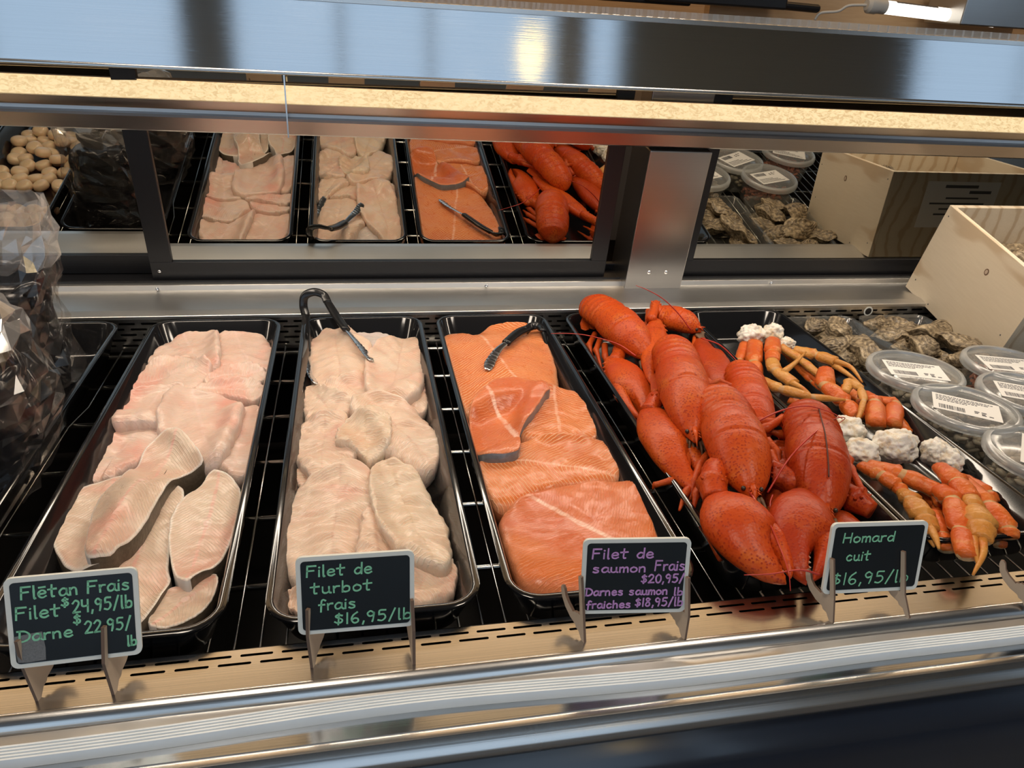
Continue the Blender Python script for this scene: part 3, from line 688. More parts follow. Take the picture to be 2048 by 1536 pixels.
tur('small raised turbot fillet folded on top in the middle', 'C', [(497,930),(505,890),(540,830),(600,775),(700,740),(810,765),(838,870),(822,960),(795,1005),(740,1045),(692,1062),(640,1015),(580,975),(502,960)], .015, 'turbot_pale', grow=.0)
def sal(label, c, pts, th=.026, mat='salmon', side='salmon_side', **k): return piece('salmon_fillet', label, 'fish fillet', 'salmon fillets in the third tray', c, pts, th*.85, [M[mat], M[side]], jag=k.pop('jag', .0008), lobes=k.pop('lobes', .0015), **dict(dict(grow=.003), **k))
sal('long salmon fillet at the back of its tray, beneath the tongs', 'C', [(1128,368),(1150,325),(1210,330),(1290,350),(1400,290),(1490,232),(1620,235),(1700,300),(1750,400),(1810,620),(1760,700),(1560,760),(1400,780),(1290,840),(1250,770),(1200,600),(1160,450)], .032, ang=99)
sal('striped salmon fillet on the right, beside the silver skin edge', 'C', [(1600,700),(1790,635),(1880,655),(1980,755),(2032,830),(2038,935),(1900,960),(1640,970),(1540,900)], .030, ang=80, lobes=.0025)
sal('striped salmon fillet lying across the middle of its tray', 'S', [(955,918),(1000,905),(1060,885),(1110,872),(1196,878),(1220,902),(1247,958),(1190,978),(1120,980),(1062,1002),(1030,1022),(995,1024),(975,985)], .032, ang=160, lobes=.002)
sal('front salmon fillet with white belly lines, behind the violet price sign', 'S', [(998,1042),(1028,1012),(1080,986),(1200,966),(1284,964),(1292,1000),(1312,1075),(1322,1150),(1275,1188),(1180,1194),(1090,1192),(1050,1182),(1028,1140),(1008,1080)], .036, 'salmon_dense', ang=-50, lobes=.002)
sal('salmon fillet on top with a silver skin edge and white centre line', 'C', [(1285,720),(1390,605),(1460,570),(1600,575),(1775,628),(1720,668),(1660,775),(1590,868),(1572,920),(1590,1002),(1480,1022),(1335,1038),(1318,1000),(1280,850)], .020, 'salmon_dense', 'skin_silver', ang=102, p_=14, sharp=True, grow=0)
# ------------------------------------------------------------------ cooked lobsters
def shell(name, c1, c2, c3, spots=.6, sc=150, rough=.33, dark=(.30,.025,.008)):
    t = NT(name); oc = t.coord()
    n1 = t.noise(oc, 13, 4, .6); n3 = t.noise(oc, 34, 4, .6)
    n2 = t.math('SUBTRACT', 1.0, t.n('TexVoronoi', {'Vector': oc, 'Scale': sc}).outputs['Distance'])
    col = t.mix(t.ramp(n1, [(.36, 0), (.66, 1)]), c1, c2)
    col = t.mix(t.ramp(n3, [(.54, 0), (.76, .75)]), col, c3)
    sp = t.math('MULTIPLY', t.ramp(n2, [(.58, 0), (.70, 1)]), t.math('MULTIPLY', t.ramp(n3, [(.36, .2), (.55, 1)]), spots))
    col = t.mix(sp, col, dark)
    return t.done(t.bsdf(Base_Color=col, Roughness=t.math('ADD', t.math('MULTIPLY', n3, .22), rough-.11), Normal=t.bump(t.math('ADD', n2, t.math('MULTIPLY', n3, 1.0)), .35, .0010), Coat_Weight=.05, Coat_Roughness=.25, Specular_IOR_Level=.22))
M['lob'] = shell('lobster_shell', (.48, .050, .005), (.54, .082, .008), (.58, .14, .018), .85, 270, .40, (.30, .022, .005))
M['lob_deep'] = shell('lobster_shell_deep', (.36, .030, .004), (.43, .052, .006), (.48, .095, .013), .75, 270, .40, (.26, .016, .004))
M['lob_leg'] = shell('lobster_leg_shell', (.43, .042, .006), (.50, .085, .011), (.57, .15, .026), .5, 380, .42, (.30, .022, .005))
M['lob_dark'] = plain('lobster_eye', (.03, .02, .015), .3)
M['lob_pale'] = plain('claw_tooth', (.78, .52, .38), .4)
M['lob_face'] = plain('lobster_mouth_parts', (.20, .10, .045), .5, 0, .5, 260, .5)
M['feel'] = plain('antenna_red', (.50, .035, .02), .35, 0, .2, 200)
LT = [0, .015, .04, .075, .11, .145, .18, .215, .25, .285, .32, .355, .39, .44, .52, .60, .625, .64, .68, .76, .84, .90, .94, .97, 1.0]
LWD = [.10, .36, .58, .74, .84, .89, .92, .935, .945, .95, .955, .95, .95, 1.0, 1.03, 1.0, .985, .99, .96, .86, .70, .52, .36, .20, .05]
def lob_body(par, T, Hd, w, roll=0.0, mat='lob', hump=.010):
    T, Hd = V(T), V(Hd); ax = (Hd-T); L = ax.length; t_ = ax.normalized()
    sd = t_.cross(V((0,0,1))).normalized(); up = sd.cross(t_)
    if roll: up = (Matrix.Rotation(roll, 3, t_) @ up)
    NS = 110; path = []; rw = []; rh = []
    for i in range(NS+1):
        u = i/NS
        if u < .06: u = u*(.5+.5*u/.06)
        base = lerpl(LT, LWD, u)
        ridge = 0
        if .03 < u < .40:
            ph = ((u-.03)/.37*6) % 1.0; ridge = .060*(ph**3)-.030*(1-ph)**8
        if .38 < u < .41: ridge -= .05
        if .615 < u < .640: ridge -= .035
        z = -.35*w*max(0, (.14-u)/.14)**1.6+hump*math.sin(PI*u)
        path.append(T+t_*(L*u)+up*z); k = base*(1+ridge)*w; rw.append(k); rh.append(k*(.92 if u < .5 else .92-.10*(u-.5)))
    b = MB()
    def fn(q, k, th):
        u = k/NS
        if u > .42:                    # carapace: keel along the back and fine granules
            g = math.exp(-((th-PI/2)/.10)**2)*.0012
            q = q+up*g+up*(.0006*nz(q.x, q.y, q.z, 180))
        return q+V((nz(q.x, q.y, q.z, 30), nz(q.y, q.z, q.x, 30), nz(q.z, q.x, q.y, 30)))*.0009
    b.loft(path, rw, rh, up, 30, down=.62, fn=fn)
    o = b.build('body', M[mat], None, True); keep(o, par)
    # beak, eyes and mouth parts
    b = MB(); tip = T+t_*(L*1.05)+up*(.10*w); b.loft([T+t_*(L*.93)+up*(.30*w), T+t_*(L*.99)+up*(.26*w), tip], [.13*w, .08*w, .006*w], [.10*w, .06*w, .006*w], up, 10)
    for s in (-1, 1):
        for k in range(3): a = T+t_*(L*(.95+.025*k))+up*(.26*w)+sd*(s*.10*w); b.loft([a, a+t_*.006+sd*(s*.002)+up*.002], [.0012, .0002], [.0012, .0002], up, 6)
    keep(b.build('rostrum', M[mat], None, True), par)
    b = MB()
    for k in range(7):
        s = (k-3)/3; a = T+t_*(L*.955)+sd*(s*.30*w)-up*(.12*w); b.tube(cr([a, a+t_*.010+sd*(s*.004)-up*.004, a+t_*.020+sd*(s*.006)-up*.013], 4), [.0030]*3+[.0022]*3+[.0012]*3, 6)
    keep(b.build('mouth_parts', M['lob_face'], None, True), par)
    for s in (-1, 1):
        b = MB(); c_ = T+t_*(L*.955)+up*(.20*w)+sd*(s*.26*w)
        b.loft([c_+sd*(s*.003)*math.cos(a)*-1+t_*0 for a in np.linspace(0, PI, 7)], [.0030*math.sin(a)+.0002 for a in np.linspace(0, PI, 7)], [.0030*math.sin(a)+.0002 for a in np.linspace(0, PI, 7)], t_, 10)
        keep(b.build('eye', M['lob_dark'], None, True), par)
    # tail fan folded under the curl
    b = MB()
    for s in (-1.1, -.5, 0, .5, 1.1):
        a = T+t_*(L*.05)-up*(.45*w)+sd*(s*.30*w); e = T+t_*(L*.24)-up*(.58*w)+sd*(s*.75*w)
        b.loft([a, a.lerp(e, .5), e.lerp(a, .1), e], [.10*w, .24*w, .20*w, .02*w], [.03*w, .035*w, .03*w, .01*w], up, 10)
    keep(b.build('tail_fan', M[mat], None, True), par)
    return t_, sd, up, L
CT = [0, .03, .08, .16, .26, .36, .46, .54, .62, .72, .82, .91, .97, 1.0]
CWD = [.30, .46, .58, .78, .93, 1.0, .99, .93, .80, .66, .51, .35, .18, .03]
CCX = [0, .0, .02, .06, .10, .12, .12, .14, .22, .26, .24, .16, .06, -.02]
def claw(par, B, T, w, flip=1, up=(0,0,1), mat='lob', flat=.62, teeth=True, open_=.10):
    B, T = V(B), V(T); ax = T-B; L = ax.length; t_ = ax.normalized(); sd = t_.cross(V(up)).normalized(); u_ = sd.cross(t_)
    N = 46; path = []; rw = []; rh = []
    for i in range(N+1):
        u = i/N; path.append(B+t_*(L*u)+sd*(flip*w*lerpl(CT, CCX, u))+u_*(.12*w*math.sin(PI*u))); k = w*lerpl(CT, CWD, u); rw.append(k); rh.append(k*flat*(1+.25*max(0, u-.5)))
    def fn(q, k, th):
        u = k/N
        if u > .48:                    # keep the inner side of the fixed finger straight
            s = (q-(B+t_*(L*u))).dot(sd)*flip; lim = -.02*w+.02*w*math.sin(k*2.1)
            if s < lim: q = q+sd*(flip*(lim-s)*min(1, (u-.48)/.30))
        return q+V((nz(q.x, q.y, q.z, 26), nz(q.y, q.z, q.x, 26), nz(q.z, q.x, q.y, 26)))*.0012
    b = MB(); b.loft(path, rw, rh, u_, 26, fn=fn, tan=t_)
    o = b.build('claw', M[mat], None, True); keep(o, par)
    # knobs along the inner edge of the palm
    b = MB()
    for k in range(5):
        u = .12+.07*k; c_ = B+t_*(L*u)+sd*(flip*w*(lerpl(CT, CCX, u)-lerpl(CT, CWD, u)*.96))+u_*(.15*w)
        b.loft([c_+sd*(flip*.003), c_, c_-sd*(flip*.0045)+t_*.002], [.0035, .0028, .0005], [.0035, .0028, .0005], u_, 8)
    keep2(b.build('knobs', M[mat], None, True), o)
    # movable finger
    N2 = 24; path = []; rw = []; rh = []
    for i in range(N2+1):
        u = i/N2; U = .44+.54*u
        s = -(.50+open_*4*u*(1-u)-.36*u*u); path.append(B+t_*(L*U)+sd*(flip*w*s)+u_*(.10*w)); k = w*lerpl([0, .1, .3, .6, .85, 1], [.22, .33, .34, .25, .14, .02], u); rw.append(k); rh.append(k*.95)
    b = MB(); b.loft(path, rw, rh, u_, 16, fn=lambda q, k, th: q+V((nz(q.x, q.y, q.z, 40), nz(q.y, q.z, q.x, 40), 0))*.0008)
    keep2(b.build('claw_finger', M[mat], None, True), o)
    if teeth:
        b = MB()
        for k in range(7):
            u = .60+.05*k; c_ = B+t_*(L*u)+sd*(flip*w*(-.03))+u_*(.10*w); r = .0030*(1-.07*k)
            b.loft([c_+sd*(flip*.002), c_-sd*(flip*.001), c_-sd*(flip*.0038)], [r, r*.9, r*.3], [r, r*.9, r*.3], u_, 8)
        keep2(b.build('teeth', M['lob_pale'], None, True), o)
    return o
def keep2(o, par):                   # a sub-part: par itself carries an inverse, so follow it
    o.parent = par
    o.matrix_parent_inverse = par_world(par).inverted(); return o
def par_world(o):
    m = Matrix.Translation(o.location) @ o.rotation_euler.to_matrix().to_4x4()
    if o.parent is not None: m = par_world(o.parent) @ o.matrix_parent_inverse @ m
    return m
def spikes(par, c, r, n, mat, seed):
    rnd = random.Random(seed); b = MB()
    for k in range(n):
        d = V((rnd.uniform(-1, 1), rnd.uniform(-1, .3), rnd.uniform(.1, 1))).normalized(); p = V(c)+d*r*.92
        b.loft([p, p+d*.0022, p+d*.0048], [.0026, .0019, .0003], [.0026, .0019, .0003], n=7)
    return keep(b.build('arm_spines', mat, None, True), par)
def limb(par, name, pts, rad, mat, n=9, knob=.0, sub=6, flat=1.0):
    """jointed limb: pts are joints; every joint swells a little"""
    b = MB(); path = []; r = []
    for i in range(len(pts)-1):
        a, c_ = V(pts[i]), V(pts[i+1]); ra, rc = rad[i], rad[i+1]
        for k in range(sub+(i == len(pts)-2)):
            u = k/sub; path.append(a.lerp(c_, u)); base = ra+(rc-ra)*u
            r.append(base*(1+.16*math.exp(-(u/.12)**2)*(i > 0)+.10*math.exp(-((1-u)/.14)**2)*(i < len(pts)-2)-.06*math.exp(-((u-.22)/.1)**2)))
    b.loft(path, r, [q*flat for q in r], n=n, fn=lambda q, k, th: q+V((nz(q.x, q.y, q.z, 60), nz(q.y, q.z, q.x, 60), nz(q.z, q.x, q.y, 60)))*knob)
    return keep(b.build(name, mat, None, True), par)
def Q(l): return [P(x, y, z) for x, y, z in l]
def feeler(par, l, r=.0013):
    p = cr(Q(l), 8); n = len(p); b = MB(); b.tube(p, [r*(1-.65*i/n) for i in range(n)], 7)
    return keep(b.build('antenna', M['feel'], None, True), par)
def lobster(label, tail, head, w, mat='lob', roll=0.0, claws=(), arms=(), legs=(), feel=()):
    T, Hh = P(*tail), P(*head)
    o = thing('lobster', label, 'lobster', (T+Hh)/2-V((0, 0, .02)), 'cooked lobsters heaped in the fourth tray')
    lob_body(o, T, Hh, w, roll, mat)
    for cl in claws:
        B, Tp, cw, fl = cl[:4]; kw = cl[4] if len(cl) > 4 else {}
        claw(o, P(*B), P(*Tp), cw, fl, mat=kw.pop('mat', mat), **kw)
    for l, r in arms:
        limb(o, 'claw_arm', Q(l), r, M[mat], 14, .0022)
        spikes(o, P(*l[-2]), r[-2], 7, M[mat], len(label)+l[0][0])
    for l, r in legs: limb(o, 'leg', Q(l), [r*(1-.14*i) for i in range(len(l)-1)]+[r*.25], M['lob_leg'], 9, .0006)
    for l in feel: feeler(o, l)
    return o
lobster('lobster at the rear left of the lobster tray, its round back uppermost', (1178,612,.012), (1300,722,.000), .040, 'lob', 0,
    claws=[((1225,718,-.012), (1292,850,-.022), .034, -1, {'teeth': False})],
    arms=[([(1262,700,-.012), (1240,705,-.008), (1228,725,-.008)], [.011, .013, .012])],
    legs=[([(1190,668,-.012), (1178,690,-.016), (1186,722,-.030)], .0060), ([(1200,680,-.010), (1192,700,-.014), (1204,740,-.030)], .0060), ([(1210,690,-.010), (1210,712,-.014), (1218,745,-.03)], .0062)],
    feel=[[(1272,712,.012), (1235,688,.018), (1180,672,.016), (1140,667,.014), (1102,667,.010)]])
lobster('lobster at the very back of the tray, its head turned to the right', (1300,640,-.008), (1402,664,.004), .030, 'lob', 0,
    claws=[((1312,640,.012), (1306,772,.000), .024, 1, {'teeth': False})],
    arms=[([(1330,640,.01), (1310,612,.026), (1302,640,.020)], [.010, .010, .009])],
    legs=[([(1300,640,-.01), (1288,650,-.015), (1294,690,-.03)], .0050), ([(1308,625,-.005), (1296,622,.01), (1292,650,.0)], .0055), ([(1390,672,-.006), (1385,700,-.012), (1392,725,-.03)], .0042), ([(1400,665,-.004), (1404,690,-.012), (1410,712,-.03)], .0040)],
    feel=[[(1382,660,.022), (1355,625,.05), (1325,597,.075), (1295,580,.09), (1272,571,.098)], [(1402,676,.01), (1440,690,.014), (1470,718,.012), (1476,728,.008)]])
lobster('lobster on the right edge of the heap, behind the front two', (1478,738,-.004), (1518,900,-.010), .034, 'lob', 0,
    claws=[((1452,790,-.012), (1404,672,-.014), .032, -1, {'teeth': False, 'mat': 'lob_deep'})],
    arms=[([(1480,850,-.01), (1462,815,-.008), (1452,785,-.01)], [.010, .012, .011])],
    legs=[([(1530,800,-.02), (1552,800,-.014), (1568,822,-.02), (1560,835,-.03)], .0058), ([(1525,830,-.02), (1556,826,-.012), (1580,850,-.022)], .0056), ([(1440,770,.002), (1445,775,.012), (1425,800,.006)], .0060)])
lobster('large lobster in the middle of the heap, tail fins spread at its sides', (1340,690,.026), (1390,885,.022), .039, 'lob', 0,
    claws=[((1298,818,.002), (1402,992,-.004), .036, 1, {'teeth': False})],
    arms=[([(1345,790,.008), (1312,800,.012), (1296,826,.006)], [.010, .013, .013])],
    legs=[([(1345,775,.01), (1310,785,.012), (1300,808,.010)], .0062), ([(1395,955,-.004), (1372,985,-.002), (1358,1022,-.012)], .0060), ([(1402,960,-.002), (1392,990,.0), (1386,1022,-.010)], .0062), ([(1330,930,-.010), (1345,950,-.004), (1368,965,-.010)], .0055), ([(1418,770,.012), (1440,762,.020), (1462,772,.016), (1470,790,.008)], .0058), ([(1372,958,-.008), (1340,962,-.004), (1310,970,-.008), (1306,978,-.014)], .0055), ([(1375,890,.0), (1372,930,.006), (1380,960,.0)], .0070), ([(1395,900,.0), (1396,935,.006), (1402,965,.0)], .0070),
          ([(1430,770,.010), (1452,775,.020), (1448,795,.012)], .0065)])
b = MB()
lb = bpy.data.objects['lobster.003']
for pts in ([(1330,735,.010), (1300,750,.008), (1302,782,.004), (1325,790,.006), (1335,765,.010)], [(1405,745,.012), (1425,760,.010), (1428,785,.006), (1412,790,.008)]):
    b.prism(Q(pts), V((0, 0, -.003)))
keep(b.build('side_fins', M['lob_leg'], None, False, bevel=.001), lb)
lobster('front centre lobster with the big claw reaching the front of its tray', (1428,795,.030), (1506,1000,.022), .041, 'lob', 0,
    claws=[((1432,992,.020), (1572,1168,.004), .044, 1, {'open_': .06})],
    arms=[([(1462,950,.012), (1432,948,.022), (1424,968,.024), (1432,1000,.020)], [.013, .018, .017, .015])],
    legs=[([(1500,868,.010), (1532,856,.022), (1566,836,.026), (1585,832,.02)], .0080), ([(1505,890,.006), (1536,884,.016), (1556,905,.012), (1560,930,.004)], .0075), ([(1508,905,.004), (1542,908,.012), (1556,935,.010), (1538,955,.0)], .0075), ([(1515,930,.0), (1545,940,.010), (1558,965,.0)], .0070), ([(1498,850,.012), (1520,842,.024), (1560,845,.022), (1578,862,.012)], .0070), ([(1420,905,.006), (1400,930,.010), (1388,965,.004), (1380,1000,-.008)], .0065), ([(1440,960,.000), (1418,985,.002), (1404,1020,-.010)], .0062), ([(1420,1010,-.012), (1415,1050,-.010), (1440,1120,-.016)], .0110)],
    feel=[[(1500,985,.03), (1530,1030,.034), (1556,1085,.030), (1576,1140,.026), (1581,1182,.010)], [(1535,985,.02), (1580,915,.05), (1630,865,.064), (1668,838,.056), (1690,836,.046), (1676,848,.04)]])
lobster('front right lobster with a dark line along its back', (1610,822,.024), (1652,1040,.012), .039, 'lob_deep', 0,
    claws=[((1606,985,.016), (1612,1170,.004), .038, 1, {'open_': .09}), ((1690,1030,-.012), (1655,1120,-.02), .028, -1, {'teeth': False})],
    arms=[([(1610,980,.0), (1580,965,.012), (1545,948,.014), (1536,962,.008)], [.012, .017, .016, .008]), ([(1665,1000,-.006), (1690,985,.002), (1712,1000,.004), (1744,1022,.002)], [.011, .014, .017, .010]), ([(1640,1010,.0), (1622,985,.012), (1612,992,.014)], [.012, .014, .014])],
    legs=[([(1680,922,-.006), (1702,938,.004), (1722,980,.0), (1740,1018,-.010)], .0068), ([(1675,945,-.010), (1712,975,-.006), (1712,996,-.01), (1690,1010,-.02)], .0070), ([(1680,900,-.012), (1700,920,-.010), (1698,950,-.02)], .0060), ([(1585,880,-.002), (1560,868,.008), (1520,858,.012)], .0068)],
    feel=[[(1545,990,.016), (1540,1010,.018), (1546,1050,.016), (1556,1072,.012)], [(1500,850,.05), (1560,822,.066), (1612,812,.070), (1660,824,.062), (1685,838,.056)], [(1640,1150,.022), (1600,1140,.024), (1540,1148,.022), (1488,1150,.016)]])
l6 = bpy.data.objects['lobster.005']; M['seam'] = plain('shell_seam', (.07, .015, .008), .6)
a, e = P(1620,850,.024), P(1650,1030,.014); t_ = (e-a).normalized(); b = MB()
dg = bpy.context.evaluated_depsgraph_get(); body6 = [c_ for c_ in l6.children if c_.name.startswith('body')][0]
bb = [body6.matrix_parent_inverse @ v.co+l6.location for v in body6.data.vertices]
pts = []
for i in range(13):
    c_ = a.lerp(e, .12+.72*i/12); near_ = [v for v in bb if (v.xy-c_.xy).length < .008]
    if near_: pts.append(V((c_.x, c_.y, max(v.z for v in near_)+.0002)))
if len(pts) > 3: b.tube(cr(pts, 3), .0009, 6); keep(b.build('back_seam', M['seam'], None, True), l6)
# under-layer seen between the front two
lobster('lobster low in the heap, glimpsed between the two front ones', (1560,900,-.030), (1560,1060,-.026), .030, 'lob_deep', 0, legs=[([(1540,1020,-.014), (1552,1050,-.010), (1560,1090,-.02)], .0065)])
# ------------------------------------------------------------------ crab clusters
def crabmat(name, c1, c2, c3):
    t = NT(name); oc = t.coord(); n1 = t.noise(oc, 22, 4, .6); n2 = t.noise(oc, 230, 2); n3 = t.noise(oc, 50, 3)
    col = t.mix(t.ramp(n1, [(.38, 0), (.64, 1)]), c1, c2); col = t.mix(t.ramp(n3, [(.56, 0), (.78, .8)]), col, c3)
    vv = t.n('SeparateXYZ', {0: t.n('UVMap', uv_map='uv').outputs[0]}).outputs[1]
    under = t.math('ABSOLUTE', t.math('SUBTRACT', t.math('ABSOLUTE', t.math('SUBTRACT', vv, .75)), 0.0))
    col = t.mix(t.ramp(t.math('ADD', under, t.math('MULTIPLY', n3, .12)), [(.20, .9), (.30, 0)]), col, (.72, .50, .26))
    return t.done(t.bsdf(Base_Color=col, Roughness=.36, Normal=t.bump(n2, .8, .0014), Specular_IOR_Level=.35))
M['crab'] = crabmat('crab_leg_orange', (.56, .095, .014), (.64, .15, .022), (.66, .27, .07))
M['crab_y'] = crabmat('crab_leg_ochre', (.50, .20, .035), (.60, .29, .07), (.58, .13, .02))
M['joint'] = plain('crab_joint_cream', (.62, .34, .13), .45, 0, .4, 120, .3)
t = NT('crab_shoulder_meat'); n1 = t.noise(t.coord(), 60, 5, .7); n2 = t.noise(t.coord(), 24, 4, .6)
M['meat'] = t.done(t.bsdf(Base_Color=t.mix(t.ramp(n1, [(.34, 0), (.52, 1)]), t.mix(n2, (.60, .42, .22), (.70, .58, .40)), (.80, .77, .70)), Roughness=.5, Normal=t.bump(n1, .8, .003), Subsurface_Weight=.2, Subsurface_Radius=(.006, .004, .002)))
def crableg(par, l, r, mats=('crab', 'joint'), jl=.09, tip=True, name='leg', flat=.72, cl=False):
    pts = Q(l); path = []; rad = []; mi = []; sub = 9; n = len(pts)
    for i in range(n-1):
        a, c_ = pts[i], pts[i+1]; ra = r[i]; rc = r[i+1]; last = i == n-2
        for k in range(sub+last):
            u = k/sub; path.append(a.lerp(c_, u)); base = ra+(rc-ra)*u
            k1 = math.exp(-(u/.16)**2)*(i > 0); k2 = math.exp(-((1-u)/.13)**2)*(not last)
            rad.append(base*(1-.34*k1+.12*k2+.05*math.sin(u*17)*(.5-abs(u-.5)))); mi.append(1 if (u < jl and i > 0) else 0)
    b = MB(); b.loft(path, rad, [q*flat for q in rad], n=12, mats=mi, fn=lambda q, k, th: q+V((nz(q.x, q.y, q.z, 90), nz(q.y, q.z, q.x, 90), nz(q.z, q.x, q.y, 90)))*.0012)
    return keep(b.build(name, [M[m] for m in mats], None, True), par)
def lump(par, c, r, seed, sq=.75):
    bm = bmesh.new(); bmesh.ops.create_icosphere(bm, subdivisions=5, radius=1)
    for v in bm.verts:
        d = v.co.normalized(); k = 1+.22*mnoise.noise(d*1.6+V((seed, 0, 0)))+.14*mnoise.noise(d*4+V((0, seed, 0)))+.06*abs(mnoise.noise(d*8+V((0, 0, seed))))+.03*mnoise.noise(d*20)
        v.co = V((d.x*r[0], d.y*r[1], d.z*r[2]))*k+V(c)
    me = bpy.data.meshes.new('shoulder_meat'); bm.to_mesh(me); bm.free(); me.materials.append(M['meat'])
    me.polygons.foreach_set('use_smooth', [True]*len(me.polygons))
    o = bpy.data.objects.new('shoulder_meat', me); COL.objects.link(o); return keep(o, par)
def crab(label, at, lumps=(), legs=(), ochre=(), pinc=()):
    o = thing('crab_cluster', label, 'crab legs', P(*at), 'snow crab clusters in the fifth tray')
    for k, (c, r) in enumerate(lumps): lump(o, P(*c), r, len(label)*.7+k*3.1)
    for l, r in legs: crableg(o, l, r)
    for l, r in ochre: crableg(o, l, r, ('crab_y', 'joint'))
    for l, r, tips in pinc:
        leg = crableg(o, l, r, ('crab_y', 'joint'), name='pincer')
        for tp in tips:
            p = cr(Q(tp), 5); n = len(p); b = MB(); b.tube(p, [.0055*(1-i/n)**.8+.0006 for i in range(n)], 8); keep2(b.build('pincer_finger', M['crab_y'], None, True), leg)
    return o
crab('crab cluster at the back of its tray, cream shoulder towards the mirror', (1530,690,-.04),
    lumps=[((1503,672,-.004), (.026, .024, .022)), ((1545,668,.0), (.020, .020, .020)), ((1572,690,-.012), (.018, .016, .014))],
    legs=[([(1490,690,-.014), (1480,720,-.022), (1478,745,-.03)], [.011, .010, .008]), ([(1510,688,-.008), (1508,725,-.012), (1518,750,-.02)], [.015, .015, .008]), ([(1546,682,.0), (1545,705,.002), (1545,722,.0)], [.014, .015, .012]), ([(1568,700,-.02), (1600,730,-.028), (1645,770,-.03)], [.010, .010, .008]), ([(1580,715,-.03), (1625,762,-.034), (1660,790,-.036)], [.010, .009, .007])],
    ochre=[([(1562,695,-.006), (1600,718,-.012), (1640,752,-.02)], [.010, .010, .008])],
    pinc=[([(1544,724,.0), (1550,740,.0), (1588,768,-.004)], [.013, .013, .012], [[(1584,766,.0), (1606,778,.0), (1628,796,-.006)], [(1566,745,.004), (1590,726,.008), (1612,704,.008)]]),
          ([(1590,700,-.008), (1632,710,-.004), (1672,724,-.004)], [.011, .014, .013], [[(1670,722,.0), (1702,735,.0), (1725,765,-.006)], [(1668,730,-.008), (1695,748,-.008), (1722,768,-.010)]])])
crab('crab cluster in the middle, its orange legs folded over each other', (1690,800,-.04),
    legs=[([(1652,742,.004), (1650,770,.0), (1690,805,-.008), (1715,835,-.012)], [.014, .017, .016, .014]), ([(1728,790,-.004), (1750,805,.0), (1752,850,-.010)], [.012, .016, .015]), ([(1750,800,-.01), (1790,808,-.004), (1785,850,-.010)], [.010, .015, .014]), ([(1800,840,-.02), (1812,865,-.022), (1812,885,-.03)], [.010, .010, .008]), ([(1695,775,-.02), (1720,800,-.02), (1740,830,-.02)], [.013, .012, .010]), ([(1580,800,-.03), (1640,830,-.034), (1690,850,-.036)], [.010, .010, .008])],
    ochre=[([(1512,756,.0), (1560,778,.006), (1620,794,.004), (1690,800,.002)], [.009, .012, .010, .003]), ([(1690,785,.002), (1700,762,.010), (1722,778,.010), (1728,800,.008), (1716,838,.0)], [.007, .010, .008, .006, .003])])
crab('crab cluster at the front, two white shoulder lumps beside the lobster', (1780,900,-.03),
    lumps=[((1695,862,-.010), (.024, .026, .022)), ((1722,905,-.014), (.026, .024, .020)), ((1790,892,-.004), (.032, .026, .024))],
    legs=[([(1738,932,-.010), (1800,948,.0), (1880,985,-.006), (1886,1012,-.012)], [.012, .016, .014, .010]), ([(1722,932,-.008), (1760,950,-.002), (1795,972,-.006), (1808,988,-.008)], [.010, .014, .013, .009]), ([(1880,980,.0), (1905,1000,.006), (1922,1060,.006), (1932,1112,.008)], [.013, .016, .014, .011]), ([(1850,985,-.020), (1880,1010,-.022), (1885,1050,-.026)], [.012, .013, .010]), ([(1865,1030,-.012), (1885,1070,-.010), (1893,1098,-.012)], [.013, .013, .010])],
    pinc=[([(1806,985,-.006), (1822,1000,.0), (1848,1035,.0), (1862,1060,-.002)], [.009, .015, .016, .011], [[(1860,1056,.0), (1872,1078,.002), (1878,1098,.0)], [(1850,1056,-.004), (1862,1080,-.006), (1868,1094,-.008)]])])
crab('crab cluster at the front right, pale shoulder and one claw hanging over the rim', (1910,950,-.03),
    lumps=[((1872,906,-.006), (.020, .020, .020)), ((1898,922,-.008), (.018, .020, .018))],
    legs=[([(1880,935,.002), (1915,965,.008), (1942,998,.008)], [.012, .018, .013]), ([(1920,960,-.004), (1975,1010,.002), (2015,1058,.0), (2020,1076,-.006)], [.014, .017, .015, .011]), ([(1930,958,-.018), (1975,985,-.014), (1988,1005,-.02)], [.010, .012, .010]), ([(1950,1060,-.02), (1985,1080,-.02), (2005,1085,-.024)], [.012, .013, .009])],
    pinc=[([(1940,994,.008), (1950,1015,.010), (1962,1050,.012), (1962,1080,.010)], [.011, .013, .020, .012], [[(1964,1074,.010), (1966,1108,.010), (1946,1150,.006)], [(1946,1060,.008), (1950,1100,.010), (1956,1130,.008)]])])
